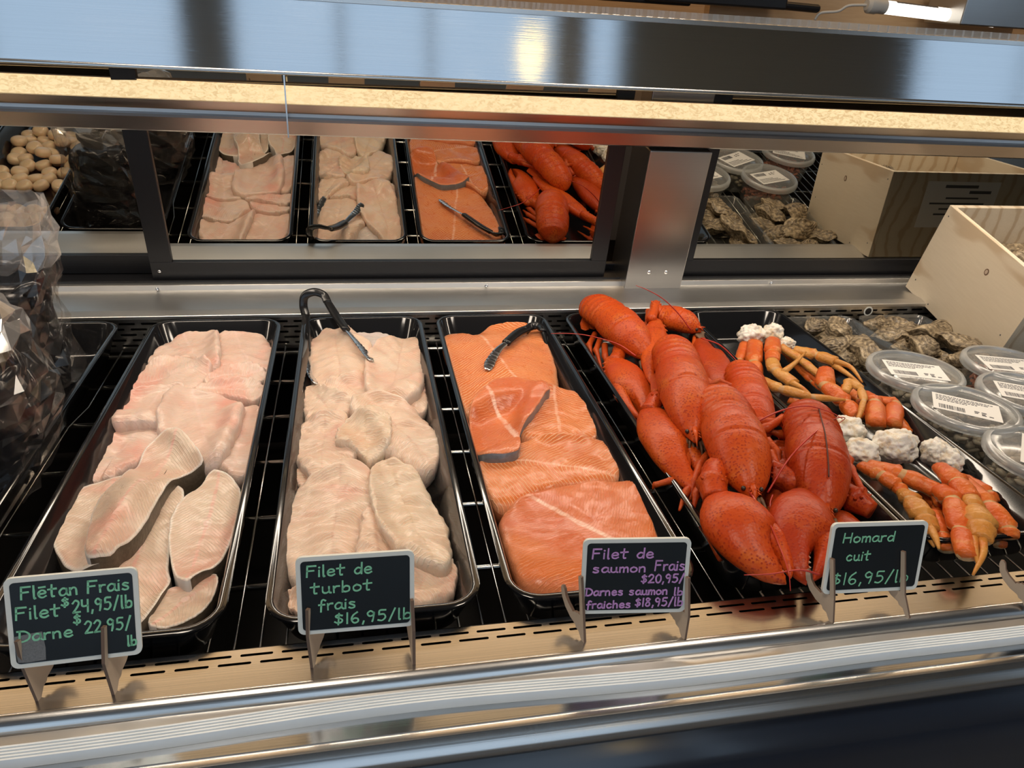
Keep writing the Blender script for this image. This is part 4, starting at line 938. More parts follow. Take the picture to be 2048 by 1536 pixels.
# ------------------------------------------------------------------ oysters
t = NT('oyster_shell'); uv = t.n('UVMap').outputs[0]; sp = t.n('SeparateXYZ', {0: uv}); u = sp.outputs[0]
n1 = t.noise(t.coord(), 40, 5, .65, .5); n2 = t.noise(t.coord(), 150, 4, .6)
s = t.math('SINE', t.math('ADD', t.math('MULTIPLY', u, 30), t.math('MULTIPLY', n1, 20)))
M['oyster'] = t.done(t.bsdf(Base_Color=t.mix(t.ramp(t.math('ADD', t.math('MULTIPLY', s, .045), t.math('MULTIPLY', t.math('ADD', n1, n2), .5)), [(.36, 0), (.50, .42), (.64, 1)]), (.040, .024, .012), (.54, .42, .26)), Roughness=.42, Normal=t.bump(t.math('ADD', t.math('MULTIPLY', s, .22), t.math('ADD', n2, n1)), .9, .003), Coat_Weight=.15))
def oyster_mesh(seed, L=.040, Wd=.028, h=.018):
    b = MB(); n = 44; rnd = random.Random(seed)
    R_ = []
    for j in range(n):
        th = 2*PI*j/n; k = 1+.12*mnoise.noise(V((math.cos(th)*1.5, math.sin(th)*1.5, seed)))+.07*mnoise.noise(V((math.cos(th)*5, math.sin(th)*5, seed)))
        R_.append((L*math.cos(th)*k*(1.0 if math.cos(th) > 0 else 1.25), Wd*math.sin(th)*k*(1-.35*max(0, -math.cos(th)))))
    ss = [1, .97, .93, .90, .85, .82, .76, .73, .66, .63, .55, .52, .43, .40, .30, .18, .08, 0]
    rs = []; uvs = []
    for sg in (-1, 1):
        lst = ss if sg < 0 else ss[::-1]
        lst = ss[::-1] if sg < 0 else ss
        for k, s_ in enumerate(lst):
            if sg > 0 and k == 0: continue
            r = []; uv = []
            step = round(s_*9)/9
            for j in range(n):
                x, y = R_[j]; cx = -.45*L*(1-s_)
                z = sg*h*(1-(.7*s_+.3*step)**2.2)*(1 if sg > 0 else .9)+.0055*mnoise.noise(V((x*40*s_, y*40*s_, seed)))+.003*mnoise.noise(V((x*110*s_, y*110*s_, seed)))+.003*math.sin(3*math.atan2(y, x)+seed)*s_
                r.append((cx+x*s_, y*s_, z)); uv.append((s_, j/n))
            rs.append(r); uvs.append(uv)
    b.rings(rs, uvs=uvs, cap0=False, cap1=False)
    o = b.build('oyster', M['oyster'], None, True); return o
protos = [oyster_mesh(1.3), oyster_mesh(4.1, .046, .026, .017), oyster_mesh(7.7, .036, .030, .019)]
for o in protos: o['kind'] = 'thing'
OY = [  # pixel, height, spin, tilt x, tilt y, scale, kind, label
 (1638,652,-.034, .4, .2, .1,.80,2,'oyster at the back corner of the left container, against the crab tray'),
 (1680,660,-.018, .9, .5, .2,1.05,1,'large long oyster at the back of the left oyster container'),
 (1668,692,-.030, .2, .3,-.3,.95,0,'oyster in the middle of the left container, close to the black tray'),
 (1705,690,-.028,2.0, .1, .4,.95,2,'oyster lying across the middle of the left container'),
 (1735,706,-.018,1.2, .5, .0,1.05,0,'round ringed oyster standing at the right of the left container'),
 (1700,722,-.038, .5,-.1, .2,.95,1,'oyster low at the front of the left container'),
 (1745,735,-.044,2.6, .1, .2,.85,2,'oyster at the front right corner of the left container'),
 (1655,672,-.046,1.4, .0, .2,.90,0,'oyster underneath the large long one in the left container'),
 (1765,652,-.032, .2, .3, .1,.90,1,'oyster at the back left of the right oyster container'),
 (1800,652,-.034,2.2, .1,-.2,.85,2,'oyster at the back middle of the right container'),
 (1780,672,-.030,2.9, .3, .2,.90,0,'oyster with a pale beak at the left of the right container'),
 (1845,668,-.022,2.7, .4,-.1,1.15,1,'largest long oyster lying across the back of the right container'),
 (1880,665,-.030, .6, .3,-.3,.90,0,'oyster behind the tilted crate corner in the right container'),
 (1850,692,-.018, .9, .4, .1,1.00,2,'whitish round oyster in the middle of the right container'),
 (1918,690,-.014,2.5, .4,-.2,1.05,0,'smooth brown oyster at the right, next to the wooden crate'),
 (1812,700,-.040, .4, .1, .2,.90,1,'oyster low at the left front of the right container'),
 (1880,720,-.040,1.8, .1,-.1,.90,2,'oyster at the front middle of the right container'),
 (1925,728,-.032, .3, .5, .3,.90,1,'oyster with white chips at the front right corner of the right container'),
 (1860,735,-.047,2.9, .0, .0,.85,0,'oyster at the bottom front edge of the right container'),
 (1900,748,-.047,1.3, .0, .1,.75,2,'smallest oyster beside the front right corner of the right container'),
]
used = set()
def put_oyster(loc, rz, tx, ty, sc, k, label, group):
    o = protos[k] if k not in used else protos[k].copy()
    if k in used: COL.objects.link(o)
    used.add(k); o.location = loc; o.rotation_euler = (tx, ty, rz); o.scale = (sc*1.16,)*3
    return tag(o, label, 'oyster', group)
for x, y, z, rz, tx, ty, sc, k, lab in OY: put_oyster(P(x, y, z), rz*1.0, tx, ty, sc, k, lab, 'oysters in clear containers')
def ctray(x0, x1, y0, y1, label):
    return tray(x0, x1, y0, y1, label, M['clear'], 'clear_container', 'container', ZR, .005, .006, .022, -.018, 'clear oyster containers')
ctray(.968, 1.128, -.262, .002, 'clear plastic container of oysters right beside the crab tray')
ctray(1.140, 1.304, -.262, .002, 'clear plastic container of oysters beside the wooden crate')
# ------------------------------------------------------------------ tubs with printed lids
M['clam'] = plain('shelled_clam_meat', (.56, .47, .36), .45, 0, .45, 70, .4, Subsurface_Weight=.1)
M['redmeat'] = plain('shredded_red_crab', (.52, .16, .08), .45, 0, .5, 90, .4)
def tub(x, y, label, rot, red=False, clab=None, group='lidded seafood tubs', zt=.015, rl=.079):
    o = thing('seafood_tub', label, 'tub', (x, y, ZR), group)
    h = zt-ZR; b = MB(); b.lathe([(.001, .001), (.060, .001), (.063, .004), (.071, h-.006), (.071, h-.001), (.0695, h-.001), (.0615, .005), (.059, .0035), (.001, .0035)], n=44)
    b.build('cup', M['clear'], o, True, angle=50)
    b = MB(); b.lathe([(.0715, h-.012), (rl-.001, h-.012), (rl, h-.010), (rl, h-.002), (rl-.003, h+.002), (rl-.009, h+.002), (rl-.010, h-.002)], n=56); lr = b.build('lid', M['lidrim'], o, True, angle=60)
    b = MB(); b.lathe([(rl-.010, h-.002), (rl-.016, h-.003), (.055, h-.0035), (.053, h-.002), (.001, h-.002)], n=48); p_ = b.build('lid_window', M['lid'], lr, True, angle=60)
    R_ = Matrix.Rotation(rot, 3, 'Z'); b = MB(); b.box((-.048, -.030, h-.0017), (.048, .030, h-.0012), R=R_); lb_ = b.build('price_label', M['paper'], o)
    b = MB(); rnd = random.Random(x*100+y*31)
    def bar(x0, y0, x1, y1): b.box((x0, y0, h-.0012), (x1, y1, h-.0008), R=R_)
    for k in range(4):
        xx = -.043
        while xx < .038-.012*k:
            w_ = rnd.uniform(.002, .006); bar(xx, .0215-.0055*k, xx+w_, .0235-.0055*k); xx += w_+.0012
    xx = -.040
    while xx < -.004: w_ = rnd.choice((.0006, .001, .0016)); bar(xx, -.024, xx+w_, -.010); xx += w_+rnd.choice((.0008, .0014))
    for dx in (.010, .020): bar(dx, -.013, dx+.007, -.0105); bar(dx+.010, -.022, dx+.016, -.0195); bar(dx, -.018, dx+.005, -.0155)
    b.build('print', M['ink'], lb_)
    # what is in the tub: too many shreds to count
    b = MB(); rnd = random.Random(len(label))
    for k in range(150 if not red else 190):
        r_ = .058*math.sqrt(rnd.random()); th = rnd.uniform(0, 2*PI); z = rnd.uniform(.006, h-.022)
        c_ = V((r_*math.cos(th), r_*math.sin(th), z)); d = V((rnd.uniform(-1, 1), rnd.uniform(-1, 1), rnd.uniform(-.6, .6))).normalized()
        L_ = rnd.uniform(.006, .011); w_ = rnd.uniform(.005, .009) if not red else rnd.uniform(.003, .005)
        if (c_+d*L_).xy.length > .059 or (c_-d*L_).xy.length > .059: d = V((-math.sin(th), math.cos(th), .2)).normalized(); L_ = .006
        b.loft([c_-d*L_, c_-d*(L_*.5), c_+d*(L_*.5), c_+d*L_], [w_*.3, w_, w_*.9, w_*.25], [w_*.25, w_*.6, w_*.6, w_*.2], n=7)
    s_ = b.build('shellfish_meat', M['redmeat' if red else 'clam'], None, True); s_.location = (x, y, ZR)
    tag(s_, clab, 'seafood', None, 'stuff'); return o
tub(1.036, -.318, 'round tub of pale clams in front of the left oyster container', -.35, clab='pale shelled clams filling the tub in front of the left oysters')
tub(1.030, -.482+.035, 'second tub of pale clams along the crab tray, counting from the oysters', -.62, clab='pale shelled clams filling the second tub along the crab tray')
tub(1.045, -.585, 'tub of pale clams nearest the front, at the right edge of the photo', -.2+1.0, clab='pale shelled clams filling the tub nearest the front')
tub(1.178, -.415, 'tub of pale meat with a tilted label, right of the second clam tub', -.5, clab='pale shellfish meat in the tub right of the second clam tub')
tub(1.235, -.330+.02, 'tub in front of the wooden crate, mostly outside the picture', -.3, True, clab='red shredded crab meat in the tub in front of the wooden crate')
tub(1.205, -.60, 'tub of red crab meat showing whole in the mirror', .9, True, clab='red crab meat in the tub that shows whole in the mirror')
tub(1.37, -.47, 'tub of red crab meat farthest right, seen only in the mirror', .4, True, clab='red crab meat in the tub farthest right')
# ------------------------------------------------------------------ wooden crate of oysters, tipped towards the customer
t = NT('pale_plywood'); oc = t.coord('Object', (1, 1, 1)); w_ = t.n('TexWave', {'Vector': t.coord('Object', (1, .35, 1)), 'Scale': 9, 'Distortion': 9, 'Detail': 3, 'Detail Scale': .8}).outputs[1]; n2 = t.noise(t.coord('Object', (30, 3, 30)), 8, 4)
M['crate'] = t.done(t.bsdf(Base_Color=t.mix(t.math('MULTIPLY', t.ramp(w_, [(.0, .0), (.75, .12), (.95, .85)]), .85), t.mix(n2, (.70, .60, .45), (.62, .52, .38)), (.46, .33, .20)), Roughness=.5))
M['knot'] = plain('wood_knot', (.16, .09, .05), .6)
cr0 = P(1973, 742, ZR)
ctl = thing('wooden_crate', 'pale plywood crate of oysters tipped forward at the right end', 'crate', cr0)
ctl.rotation_euler = (math.radians(14.5), 0, 0)
CD, CH, CW, ct = .292, .205, .42, .011
def kc(b, name, mat, par=None, **kw): return b.build(name, mat, par or ctl, **kw)
b = MB(); b.box((0, 0, 0), (ct, CD, CH)); side = kc(b, 'side_panel', M['crate'], bevel=.0008)
b = MB(); b.box((CW-ct, 0, 0), (CW, CD, CH)); kc(b, 'side_panel', M['crate'], bevel=.0008)
b = MB(); b.box((ct+.0003, CD-ct, 0), (CW-ct-.0003, CD, CH)); kc(b, 'back_panel', M['crate'], bevel=.0008)
b = MB(); b.box((ct+.0003, 0, 0), (CW-ct-.0003, ct, CH*.93)); kc(b, 'front_panel', M['crate'], bevel=.0008)
b = MB(); b.box((ct+.0003, ct+.0003, .002), (CW-ct-.0003, CD-ct-.0003, .002+ct)); kc(b, 'bottom_panel', M['crate'])
def dot(b, y, z, ry, rz_): b.lathe([(.0002, 0), (1, 0)], (0,0,0), 16); k = len(b.v)-32; b.v[k:] = [(-.0004, y+p[0]*ry, z+p[1]*rz_) for p in b.v[k:]]
b = MB(); dot(b, .125, .150, .0055, .007); b2 = MB(); dot(b2, .125, .150, .0034, .0048)
kk = kc(b, 'wood_knot', M['knot'], side); b2.v = [(x-.0004, y, z) for x, y, z in b2.v]; kc(b2, 'knot_heart', M['tan_ply'], kk)
b = MB()
for y, z in ((.012, .03), (.02, .075), (.012, .16), (.275, .03), (.28, .185), (.05, .010), (.21, .010)): dot(b, y, z, .0016, .0018)
kc(b, 'nail_heads', M['ink'], side)
b = MB(); b.box((.10, CD, .075), (.30, CD+.0008, .185)); nt_ = kc(b, 'paper_notice', M['paper'])
b = MB()
for k, (a, c_) in enumerate(((.05, .06), (.12, .02), (.06, .05), (.02, .03), (.05, .02), (.04, .05), (.08, .08))): b.box((.10+a, CD+.0008, .170-.013*k), (.30-c_, CD+.0012, .170-.013*k+(.007 if k < 2 else .004)))
kc(b, 'notice_print', M['ink'], nt_)
Rt = Matrix.Rotation(math.radians(14.5), 3, 'X')
for k, (x, y, z, rz, tx, ty, kd, lab) in enumerate(((.06, .13, .150, .4, .6, .4, 0, 'oyster topmost at the left in the wooden crate'), (.14, .12, .150, 1.5, .4, 0, 1, 'second oyster from the left at the top of the wooden crate'), (.07, .20, .135, 2.4, .2, .3, 2, 'oyster at the back left corner inside the wooden crate'), (.23, .14, .14, .9, .3, .2, 0, 'third oyster along the top of the wooden crate'), (.15, .20, .135, 2.0, .1, .1, 1, 'oyster at the back inside the wooden crate, right of the corner one'), (.07, .06, .135, .2, .3, .2, 2, 'oyster at the front left inside the wooden crate'))):
    put_oyster(cr0+Rt @ V((x, y, z)), rz, tx-.2, ty, 1.0, kd, lab, 'oysters in the wooden crate')
b = MB(); b.box((ct+.001, ct+.001, .0135), (CW-ct-.001, CD-ct-.001, .120)); f_ = b.build('packed_oysters', M['oyster'], ctl); f_['kind'] = 'stuff'
# ------------------------------------------------------------------ scallops (seen in the mirror)
M['scallop'] = plain('scallop_meat', (.78, .58, .38), .35, 0, .12, 50, .15, Subsurface_Weight=.2, Coat_Weight=.2)
def scallop_mesh(seed):
    b = MB(); prof = [(.0, 0), (.7, .02), (.93, .14), (1, .42), (.97, .72), (.82, .93), (.5, 1), (.0, 1.02)]; n = 24
    rs = [[(r*.0185*(1+.10*nz(math.cos(2*PI*j/n), math.sin(2*PI*j/n), seed, 1.1))*math.cos(2*PI*j/n), r*.0185*(1+.10*nz(math.cos(2*PI*j/n), math.sin(2*PI*j/n), seed, 1.1))*math.sin(2*PI*j/n), z*.020) for j in range(n)] for r, z in prof]
    b.rings(rs, cap0=False, cap1=False); return b.build('scallop', M['scallop'], None, True)
sp_ = [scallop_mesh(k*2.7) for k in range(3)]; rnd = random.Random(5); ns = 0
def put_sc(x, y, z, lab):
    global ns
    o = sp_[ns] if ns < 3 else sp_[ns % 3].copy()
    if ns >= 3: COL.objects.link(o)
    ns += 1; o.location = (x, y, z); o.rotation_euler = (rnd.uniform(-.35, .35), rnd.uniform(-.35, .35), rnd.uniform(0, 6)); return tag(o, lab, 'scallop', 'scallops in the tray seen in the mirror')
for i in range(5):
    for j in range(4): put_sc(-.722+.034*i+(j % 2)*.012+rnd.uniform(-.003, .003), -.045-.034*j+rnd.uniform(-.003, .003), -.054, 'pale scallop of the cluster at the mirror end of the scallop tray')
for i in range(5):
    for j in range(9): 
        if (i+j*2) % 7 == 6: continue
        put_sc(-.722+.034*i+(j % 2)*.010+rnd.uniform(-.004, .004), -.262-.033*j+rnd.uniform(-.004, .004), -.054+(.016 if (i+j) % 3 == 0 and j > 2 else 0), 'pale scallop of the larger heap at the customer end of the scallop tray')
# ------------------------------------------------------------------ clear bags with dark mussels
M['mussel'] = plain('mussel_shell_black', (.007, .007, .010), .22, 0, .5, 60, .3)
def bag(label, cx, cy, zb, prof, seed, mouth, clabel):
    """prof: (z, half width x, half depth y, shift x)"""
    o = thing('plastic_bag', label, 'bag', (cx, cy, zb), 'plastic bags in the leftmost tray')
    n = 30; jr = random.Random(seed*7)
    def ring(z, rx, ry, sx, k, amp, inset=0):
        r = []
        for j in range(n):
            th = 2*PI*j/n; c_, s_ = math.cos(th), math.sin(th); c2 = math.copysign(abs(c_)**.72, c_); s2 = math.copysign(abs(s_)**.72, s_)
            f = 1+amp*(.5*mnoise.noise(V((c_*2.2, s_*2.2, z*16+seed)))+.45*abs(mnoise.noise(V((c_*5, s_*5, z*30+seed*2))))+.30*mnoise.noise(V((c_*13, s_*13, z*34+seed))))
            r.append((sx+(rx-inset)*c2*f, (ry-inset)*s2*f, z-zb+amp*.02*mnoise.noise(V((c_*4, s_*4, seed+k)))))
        return r
    zs = [q[0] for q in prof]; m = 18; rs = []
    for k in range(m+1):
        z = zs[0]+(zs[-1]-zs[0])*k/m
        rs.append(ring(z, lerpl(zs, [q[1] for q in prof], z), lerpl(zs, [q[2] for q in prof], z), lerpl(zs, [q[3] for q in prof], z), k, .26))
    for r in rs:
        for j in range(n): r[j] = (r[j][0]+jr.uniform(-.0048, .0048), r[j][1]+jr.uniform(-.0048, .0048), r[j][2]+(jr.uniform(-.006, .006) if 0 < rs.index(r) < m else 0))
    km = int(m*mouth)
    b = MB(); b.rings(rs[:km+1], cap0=True, cap1=False); b.build('bag_film', M['bag'], o)
    b = MB(); b.rings(rs[km:], cap0=False, cap1=False); b.build('bag_mouth', M['bagtop'], o)
    # mussels heaped in the bag
    b = MB(); rnd = random.Random(seed); core = []
    for k in range(0, int(m*mouth*.92)): 
        z = zs[0]+(zs[-1]-zs[0])*k/m; core.append(ring(z, lerpl(zs, [q[1] for q in prof], z)*(.80 if k < m*mouth*.8 else .62), lerpl(zs, [q[2] for q in prof], z)*.78, lerpl(zs, [q[3] for q in prof], z), k, .12))
    b.rings(core)
    for k in range(120):
        z = rnd.uniform(zs[0]+.01, zs[0]+(zs[-1]-zs[0])*mouth*.86); th = rnd.uniform(0, 2*PI)
        rx = lerpl(zs, [q[1] for q in prof], z)*.80; ry = lerpl(zs, [q[2] for q in prof], z)*.78
        c_ = V((lerpl(zs, [q[3] for q in prof], z)+rx*math.cos(th), ry*math.sin(th), z-zb)); d = V((rnd.uniform(-1, 1), rnd.uniform(-1, 1), rnd.uniform(-1, 1))).normalized()
        nrm = V((math.cos(th), math.sin(th), .2)); d = (d-nrm*d.dot(nrm)*.8).normalized()
        b.loft([c_-d*.024, c_-d*.014, c_, c_+d*.016, c_+d*.026], [.002, .009, .0125, .010, .002], [.0012, .006, .008, .006, .0012], nrm, 9)
    s_ = b.build('mussels', M['mussel'], None, True); s_.location = (cx, cy, zb); tag(s_, clabel, 'mussels', None, 'stuff')
    return o
bag('tall clear bag of black mussels with its open mouth upright, against the mirror', -.425, -.125, -.050,
    [(-.050, .070, .060, .0), (-.02, .082, .072, .0), (.03, .078, .070, -.005), (.09, .074, .066, -.004), (.14, .078, .060, .002), (.18, .080, .050, .004), (.215, .078, .042, .006), (.246, .080, .038, .004)], 3.3, .70, 'dark mussels inside the tall bag against the mirror')
bag('lower clear bag of black mussels at the left edge, in front of the tall bag', -.392, -.405, -.050,
    [(-.050, .080, .080, .0), (-.01, .094, .092, .004), (.05, .108, .095, .006), (.10, .106, .090, .004), (.15, .096, .078, .0), (.185, .080, .060, -.004), (.205, .060, .045, -.01)], 8.1, .80, 'dark mussels inside the lower bag at the left edge')
# ------------------------------------------------------------------ tongs
def tongs(label, loop, arms, at, w=.0080):
    o = thing('serving_tongs', label, 'tongs', at, 'black gripped tongs in the fish trays')
    b = MB(); p = cr(loop, 8); n = len(p)
    b.loft(p, [w*.95]*n, [.0036]*n, lambda k: V((.25, -.75, .55)), 10, pw=.7); keep(b.build('spring_loop', M['black_rubber'], None, True), o)
    for a, up in arms:
        g, s = a[:a.index(None)], a[a.index(None)+1:]
        p = cr(g, 8); n = len(p); b = MB(); b.loft(p, [w*(.95+.12*math.sin(PI*i/n)) for i in range(n)], [.0044]*n, up, 12, pw=.65); keep(b.build('grip', M['black_rubber'], None, True), o)
        q = cr([g[-1]]+s, 10); n = len(q); b = MB()
        rw = [w*lerpl([0, .2, .55, .8, .93, 1], [.62, .70, .95, 1.15, .85, .25], i/n) for i in range(n)]
        def fn(v_, k, th):
            if k > n*.45: v_ = v_+V((0, 0, .0011*math.sin(k*2.4)))*abs(math.cos(th))
            return v_
        b.loft(q, rw, [.0011]*n, up, 14, fn=fn); keep(b.build('scalloped_tip', M['screw'], None, True), o)
    return o
def OH(px_, py_, d):                 # a point d above the fish that the photograph shows at a pixel
    z = 0.0
    for _ in range(12): a = P(px_, py_, z); z = .5*z+.5*(samp(H, a.x, a.y)+d)
    return P(px_, py_, z)
e1, e2 = OH(632,768,.002), OH(743,722,.002)
s1, s2 = PY(612,632,-.004), PY(655,604,-.002)
def between(a, e, pxs):              # points on the way from a to e, each on its own pixel
    out = []
    for k, (x, y) in enumerate(pxs):
        f = (k+1)/(len(pxs)+1); out.append(PY(x, y, a.y+(e.y-a.y)*f))
    return out
g1 = between(s1, e1, [(612,668),(613,700),(615,722),(622,748)]); g2 = between(s2, e2, [(674,634),(693,660),(710,680),(728,702)])
tongs('black tongs leaning on the back rim of the turbot tray, loop upright',
      [s1, PY(607,612,.006), PY(610,592,.010), PY(628,584,.012), PY(647,590,.010), s2],
      [([s1, g1[0], g1[1], None, g1[2], g1[3], e1], V((.45, -.6, .5))), ([s2, g2[0], g2[1], None, g2[2], g2[3], e2], V((.5, -.5, .6)))], PY(630,590,.01))
tongs('black tongs lying open on the rear salmon fillet',
      [OH(1052,661,.012), OH(1062,653,.014), OH(1078,652,.014), OH(1087,662,.012)],
      [([OH(1056,657,.013), OH(1036,666,.013), OH(1012,686,.012), None, OH(998,698,.010), OH(984,718,.007), OH(974,740,.003)], V((.2, -.2, 1))),
       ([OH(1084,655,.012), PY(1092,676,-.075), PY(1098,700,-.105), None, PY(1102,716,-.125), PY(1107,738,-.150), PY(1105,768,-.185)], V((.5, -.4, .6)))], OH(1075,660,.004))
# ------------------------------------------------------------------ price signs, hand lettered
G = {  # pen strokes on a grid: capitals 0..1, small letters 0...62
 'F': [[(0,0),(.05,1)],[(.05,1),(.55,1)],[(.03,.55),(.42,.57)]], 'D': [[(0,0),(.05,.95)],[(-.08,.95),(.3,.92),(.55,.6),(.48,.2),(.2,0),(-.05,.02)]],
 'H': [[(0,0),(.04,1)],[(.5,0),(.54,1)],[(.02,.5),(.52,.52)]],
 'a': [[(.42,.55),(.2,.6),(.02,.35),(.08,.05),(.28,.05),(.42,.3),(.42,.58)],[(.42,.4),(.44,.1),(.54,0)]],
 'b': [[(.05,1.05),(.03,0)],[(.03,.3),(.2,.55),(.4,.45),(.38,.1),(.18,0),(.03,.1)]],
 'c': [[(.40,.5),(.22,.6),(.03,.35),(.1,.05),(.3,.02),(.42,.14)]],
 'd': [[(.42,.5),(.2,.58),(.02,.3),(.12,.03),(.32,.08),(.42,.35)],[(.46,1.05),(.43,0)]],
 'e': [[(.04,.3),(.4,.36),(.36,.56),(.18,.6),(.03,.38),(.08,.08),(.26,0),(.44,.12)]],
 'é': [[(.04,.3),(.4,.36),(.36,.56),(.18,.6),(.03,.38),(.08,.08),(.26,0),(.44,.12)],[(.08,.85),(.42,.88)]],
 'f': [[(.42,.9),(.28,1),(.18,.85),(.15,.4),(.12,-.15)],[(0,.5),(.36,.52)]],
 'h': [[(.03,1),(.02,0)],[(.02,.4),(.2,.6),(.36,.5),(.38,0)]], 'i': [[(.06,.58),(.05,0)],[(.07,.82),(.09,.86)]],
 'l': [[(.06,1.05),(.05,.05),(.12,0)]], 'm': [[(.02,.6),(.02,0)],[(.02,.4),(.16,.58),(.28,.5),(.28,0)],[(.28,.4),(.42,.58),(.54,.5),(.56,0)]],
 'n': [[(.02,.6),(.02,0)],[(.02,.4),(.2,.6),(.36,.5),(.38,0)]], 'o': [[(.22,.6),(.04,.42),(.06,.1),(.24,0),(.42,.16),(.42,.45),(.22,.6)]],
 'r': [[(.03,.6),(.04,0)],[(.04,.35),(.16,.56),(.34,.58)]], 's': [[(.36,.55),(.16,.6),(.06,.45),(.34,.25),(.34,.06),(.16,0),(.02,.08)]],
 't': [[(.2,1),(.17,.1),(.3,.02)],[(-.02,.62),(.44,.66)]], 'u': [[(.03,.6),(.04,.12),(.2,0),(.36,.16),(.38,.6)],[(.38,.3),(.40,.05),(.48,0)]],
 '$': [[(.40,.78),(.2,.86),(.06,.7),(.38,.42),(.36,.18),(.16,.1),(0,.22)],[(.24,1),(.18,-.05)]],
 '1': [[(.08,1),(.06,0)]], '2': [[(.02,.78),(.2,1),(.4,.85),(.34,.55),(.02,.02)],[(.02,.02),(.46,.04)]], '4': [[(.02,1),(.04,.5),(.4,.52)],[(.40,1),(.36,0)]],
 '5': [[(.42,1),(.1,.98),(.06,.6)],[(.06,.6),(.32,.6),(.40,.3),(.22,.02),(0,.08)]], '6': [[(.34,1),(.1,.7),(.02,.3),(.16,0),(.36,.1),(.36,.36),(.18,.44),(.04,.28)]],
 '8': [[(.38,.85),(.2,1),(.06,.82),(.34,.4),(.34,.12),(.16,0),(.02,.16),(.10,.42),(.38,.85)]], '9': [[(.38,.8),(.2,1),(.03,.78),(.14,.52),(.36,.62),(.38,.85)],[(.38,.8),(.34,.3),(.28,0)]],
 '0': [[(.24,1),(.04,.7),(.08,.15),(.26,0),(.44,.3),(.42,.8),(.24,1)]], ',': [[(.08,.1),(.02,-.18)]], '/': [[(.34,1.1),(0,-.1)]], ' ': []}
GW = {'m': .62, 'i': .16, 'l': .18, '1': .18, ',': .16, '/': .40, ' ': .34, 'f': .42, 'r': .38, 'F': .58, 'D': .60, 'H': .60}
def write(b, text, u0, u1, v, h, w_, h_, thick, slope=0.0):
    """pen strokes on a board w_ x h_ (local x right, z up, front at -y); u0..u1 and v are fractions, v measured down"""
    tot = sum(GW.get(c, .50)+.10 for c in text)-.10; sx = (u1-u0)*w_/tot; x = 0
    for c in text:
        for st in G[c]:
            pts = []
            for (a, z) in st: pts.append(V(((u0-.5)*w_+(x+a)*sx, 0, (.5-v)*h_+z*h*h_+slope*((x+a)*sx))))
            pts = cr(pts, 5) if len(pts) > 2 else pts
            L, R_ = [], []
            for i, p in enumerate(pts):
                d = pts[min(i+1, len(pts)-1)]-pts[max(i-1, 0)]; d = d.normalized() if d.length > 1e-9 else V((1, 0, 0)); nn = V((-d.z, 0, d.x))*(thick*(.85+.25*nz(p.x, p.z, x, 300)))
                e = d*(thick*.7*(-1 if i == 0 else 1 if i == len(pts)-1 else 0)); L.append(p+nn+e); R_.append(p-nn+e)
            k = len(b.v)
            for l, r in zip(L, R_): b.v += [(l.x, -.0002, l.z), (r.x, -.0002, r.z), (l.x, -.0006, l.z), (r.x, -.0006, r.z)]
            for i in range(len(pts)-1):
                a = k+4*i; c2 = a+4; b.face((a+2, a+3, c2+3, c2+2)); b.face((a, a+2, c2+2, c2)); b.face((a+3, a+1, c2+1, c2+3))
        x += GW.get(c, .50)+.10
def rr2(w_, h_, r, n=6):
    out = []
    for cx, cz, a in ((w_/2-r, h_/2-r, 0), (-w_/2+r, h_/2-r, 90), (-w_/2+r, -h_/2+r, 180), (w_/2-r, -h_/2+r, 270)):
        for i in range(n+1): th = math.radians(a+90*i/n); out.append((cx+r*math.cos(th), cz+r*math.sin(th)))
    return out
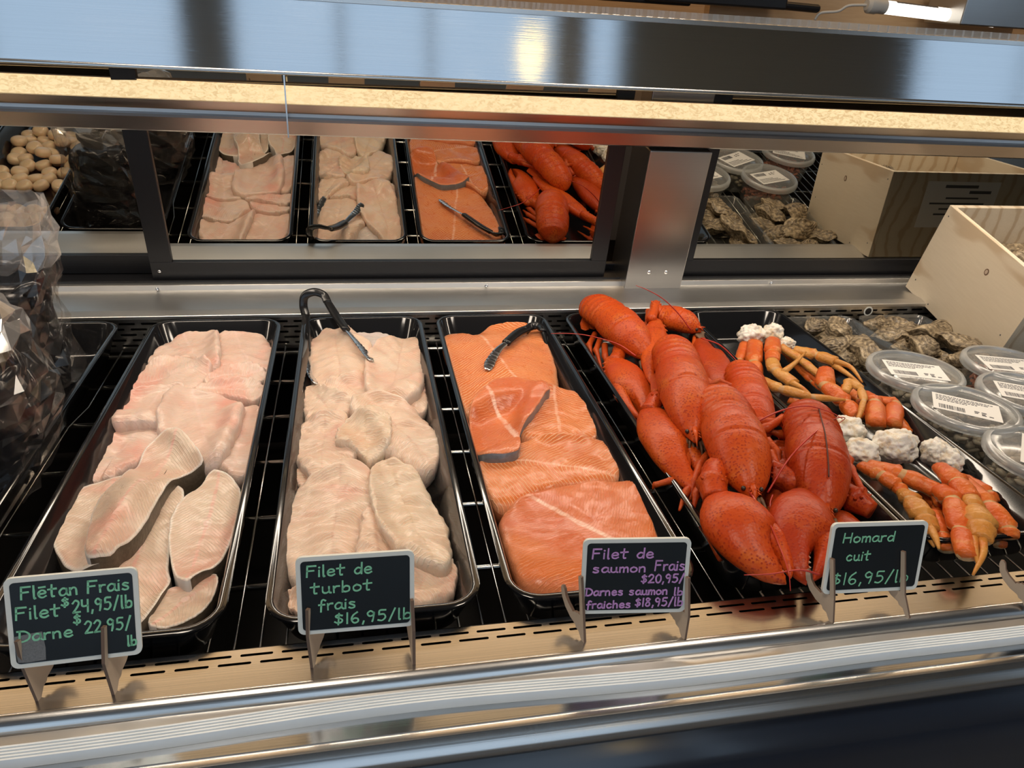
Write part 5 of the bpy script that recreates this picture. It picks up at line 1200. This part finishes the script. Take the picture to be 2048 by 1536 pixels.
def sign(label, c, yaw, lean, roll, w_, h_, lines, ink, stands, smudge=False):
    """lines: (text, u0, u1, v, height)"""
    C = V(c); o = thing('price_sign', label, 'sign', C, 'chalkboard price signs on the front ledge')
    yaw, lean, roll = map(math.radians, (yaw, lean, roll))
    X = V((math.cos(yaw), math.sin(yaw), 0)); N_ = V((math.sin(yaw), -math.cos(yaw), 0)); Up = math.cos(lean)*V((0, 0, 1))-math.sin(lean)*N_
    X2 = math.cos(roll)*X+math.sin(roll)*Up; U2 = -math.sin(roll)*X+math.cos(roll)*Up; B_ = -(X2.cross(U2))*-1
    F_ = X2.cross(U2)                                       # towards the customer
    R4 = Matrix(((X2.x, -F_.x, U2.x), (X2.y, -F_.y, U2.y), (X2.z, -F_.z, U2.z)))
    o.rotation_euler = R4.to_euler()
    b = MB(); ol = rr2(w_, h_, .006); b.prism([(x, 0, z) for x, z in ol], (0, .0032, 0), 0, 1); bd = b.build('board', [M['board_rim'], M['tan_ply']], o)
    b = MB(); il = rr2(w_-.0082, h_-.0082, .0035); b.prism([(x, -.0003, z) for x, z in il], (0, .0002, 0)); b.build('slate_face', M['board'], o)
    if smudge:
        b = MB(); pts = [(-.46, -.14), (-.34, -.12), (-.25, -.11), (-.235, -.30), (-.24, -.43), (-.38, -.44), (-.445, -.43), (-.455, -.3)]
        b.prism([(x*w_, -.0005, z*h_) for x, z in pts], (0, .0002, 0)); b.build('rubbed_patch', M['smudge'], o)
    if lines:
        b = MB()
        for tx, u0, u1, v, h in lines: write(b, tx, u0, u1, v, h, w_, h_, .00088)
        if b.v: b.build('lettering', M[ink], o)
    Mi = (Matrix.Translation(C) @ R4.to_4x4()).inverted()
    for (sx_, sy, yaw2) in stands:                          # plywood clips: foot, front prong, curved horn behind
        D = V((math.sin(math.radians(yaw2)), math.cos(math.radians(yaw2)), 0)); S2 = V((D.y, -D.x, 0)); th = .0030; B0 = V((sx_, sy, 0))
        def fd(z):                                          # how far along D the front of the board is at height z
            p = B0+V((0, 0, z)); return (C-p).dot(F_)/D.dot(F_)
        zb_ = C.z-U2.z*h_/2+(sx_-C.x)*X2.z+.001
        zt = .050; yb = max(fd(zb_), .002); zi = max(.001, zb_-.008)
        ol = [(-.001, ZL), (.0035, ZL), (.009, -.0125), (.0135, -.0115), (.0155, -.0085), (.024, -.006), (.033, .000), (.0395, .008), (.0425, .016), (.0425, .0205), (.040, .0215), (.0375, .0195), (.0345, .0125), (.029, .0075), (.021, zi+.002), (yb+.0075, zb_-.0035), (yb+.0045, zb_-.0030), (yb+.0038, zb_-.0012),
              (yb-.0006, zb_-.0012), (fd(zt)-.0006, zt), (fd(zt)-.0046, zt+.001), (yb-.0058, zb_-.002)]
        p3 = [B0+D*d+V((0, 0, z))-S2*(th/2) for d, z in ol]
        b = MB(); b.prism(p3, S2*th); b.m = [0 if k < 2 else 1 for k in range(len(b.m))]
        cl = b.build('stand_clip', [M['tan_ply'], M['ply_edge']]); cl.parent = o; cl.matrix_parent_inverse = Mi
    return o
sign('chalkboard sign with green halibut prices, rubbed grey at its lower left', (-.14, -.79, .060), 6.3, 16.1, -3.7, .098, .080,
     [('Flétan Frais', .12, .94, .235, .13), ('Filet', .07, .40, .455, .13), ('$', .41, .47, .36, .10), ('24,95/lb', .49, .95, .44, .135), ('Darne', .08, .48, .70, .12), ('$', .49, .55, .57, .11), ('22,95/', .57, .93, .685, .135), ('lb', .89, .965, .88, .11)],
     'chalk_green', [(-.182, -.800, 16), (-.121, -.802, 14)], True)
sign('chalkboard sign with green turbot prices, standing before the pale fillets', (.090, -.79, .060), -.1, 13.1, -.9, .103, .076,
     [('Filet de', .09, .64, .25, .135), ('turbot', .12, .64, .47, .135), ('frais', .18, .50, .69, .135), ('$16,95/lb', .31, .98, .89, .14)], 'chalk_green', [(.047, -.796, 22), (.140, -.805, -6)])
sign('chalkboard sign with violet salmon prices, standing before the salmon', (.355, -.79, .049), -7.9, 11.3, 1.6, .105, .081,
     [('Filet de', .09, .66, .25, .125), ('saumon', .10, .60, .435, .11), ('Frais', .68, .965, .42, .13), ('$20,95/', .56, .965, .585, .11), ('Darnes saumon', .05, .82, .745, .10), ('lb', .88, .965, .76, .10), ('fraiches', .06, .48, .92, .10), ('$18,95/lb', .52, .975, .905, .11)], 'chalk_violet', [(.308, -.801, -22), (.410, -.811, -20)])
sign('chalkboard sign with a green lobster price, standing before the lobsters', (.621, -.79, .045), .9, 15.4, -3.5, .115, .078,
     [('Homard', .13, .66, .27, .13), ('cuit', .19, .44, .53, .13), ('$16,95/lb', .08, .89, .87, .165)], 'chalk_green', [(.576, -.811, -24), (.664, -.816, -26)])
sign('blank backed sign at the far right edge, only its curved stand in view', (.882, -.803, .045), 0, 14, 0, .110, .078, [], 'chalk_green', [(.808, -.824, -27), (.905, -.826, -27)])
# ------------------------------------------------------------------ behind the case: shelf, tube lamp, boxes above the canopy
Yb = 1.0
def pz(x, y, yy=Yb): return PY(x, y, yy)
shelf_z = .50
M['tubeglow'] = emit('warm_tube_glow', (1.0, .93, .80), 2.2)
M['cap_grey'] = plain('tube_cap_grey', (.62, .62, .60), .45)
a, e = pz(1735, 10), pz(1990, 42)
ax = (e-a).normalized(); o = thing('tube_lamp', 'glowing tube lamp above the canopy at the top right', 'lamp', a)
b = MB(); b.tube([a+ax*.055, a+ax*.09, e], .019, 20); keep(b.build('glow_tube', M['tubeglow'], None, True), o)
b = MB(); b.loft([a-ax*.004, a+ax*.004, a+ax*.030, a+ax*.034, a+ax*.060], [.015, .023, .023, .0205, .0205], [.015, .023, .023, .0205, .0205], n=20); keep(b.build('end_cap', M['cap_grey'], None, True, angle=40), o)
b = MB(); b.tube(cr([a, a+V((-.05, .02, -.005)), a+V((-.075, .03, -.022)), a+V((-.12, .05, -.03)), a+V((-.13, .06, -.05))], 6), .004, 8); keep(b.build('lamp_cord', M['cap_grey'], None, True), o)
b = MB()
for x0, x1, y0 in ((.088, .15, 0), (.16, .30, 0)): b.loft([a+ax*x0, a+ax*(x0+.002), a+ax*(x1-.002), a+ax*x1], [.0196]*4, [.0196]*4, n=20)
b = MB(); c0 = a+ax*.092+V((0, -.0125, .0150)); s0 = ax*.15
b.quad(c0, c0+s0, c0+s0+V((0, .008, .0042)), c0+V((0, .008, .0042))); k_ = keep(b.build('rating_print', M['ink']), o)
b = MB(); b.box((1.22, 1.16, .30), (2.35, 1.20, .92)); tag(b.build('wood_panel', M['wood_wall']), 'varnished wooden panel behind the tube lamp above the canopy', 'panel')
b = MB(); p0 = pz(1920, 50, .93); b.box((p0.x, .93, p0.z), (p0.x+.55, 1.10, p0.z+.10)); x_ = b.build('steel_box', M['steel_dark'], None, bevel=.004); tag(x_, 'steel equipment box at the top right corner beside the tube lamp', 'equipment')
b = MB(); p0 = pz(1255, 8, 1.05); p1 = pz(1640, 10, 1.05)
b.box((p0.x+.05, 1.03, p0.z+.012), (p1.x-.12, 1.10, p0.z+.08)); b.box((p0.x-.3, 1.05, p0.z+.005), (p0.x+.20, 1.12, p0.z+.2)); b.tube([(p1.x-.14, 1.05, p0.z+.025), (p1.x, 1.05, p0.z+.022)], .012, 12)
x_ = b.build('black_printer', M['black_frame'], None, bevel=.006); tag(x_, 'black counter machine behind the canopy at the top centre', 'machine')
b = MB(); b.box((-1.4, .55, -.02), (3.6, 1.25, .30)); b.box((-1.4, .62, FL), (3.6, 1.22, -.02)); x_ = b.build('back_counter', plain('dark_back_counter', (.06, .05, .045), .5)); tag(x_, 'dark counter behind the display case', 'counter')
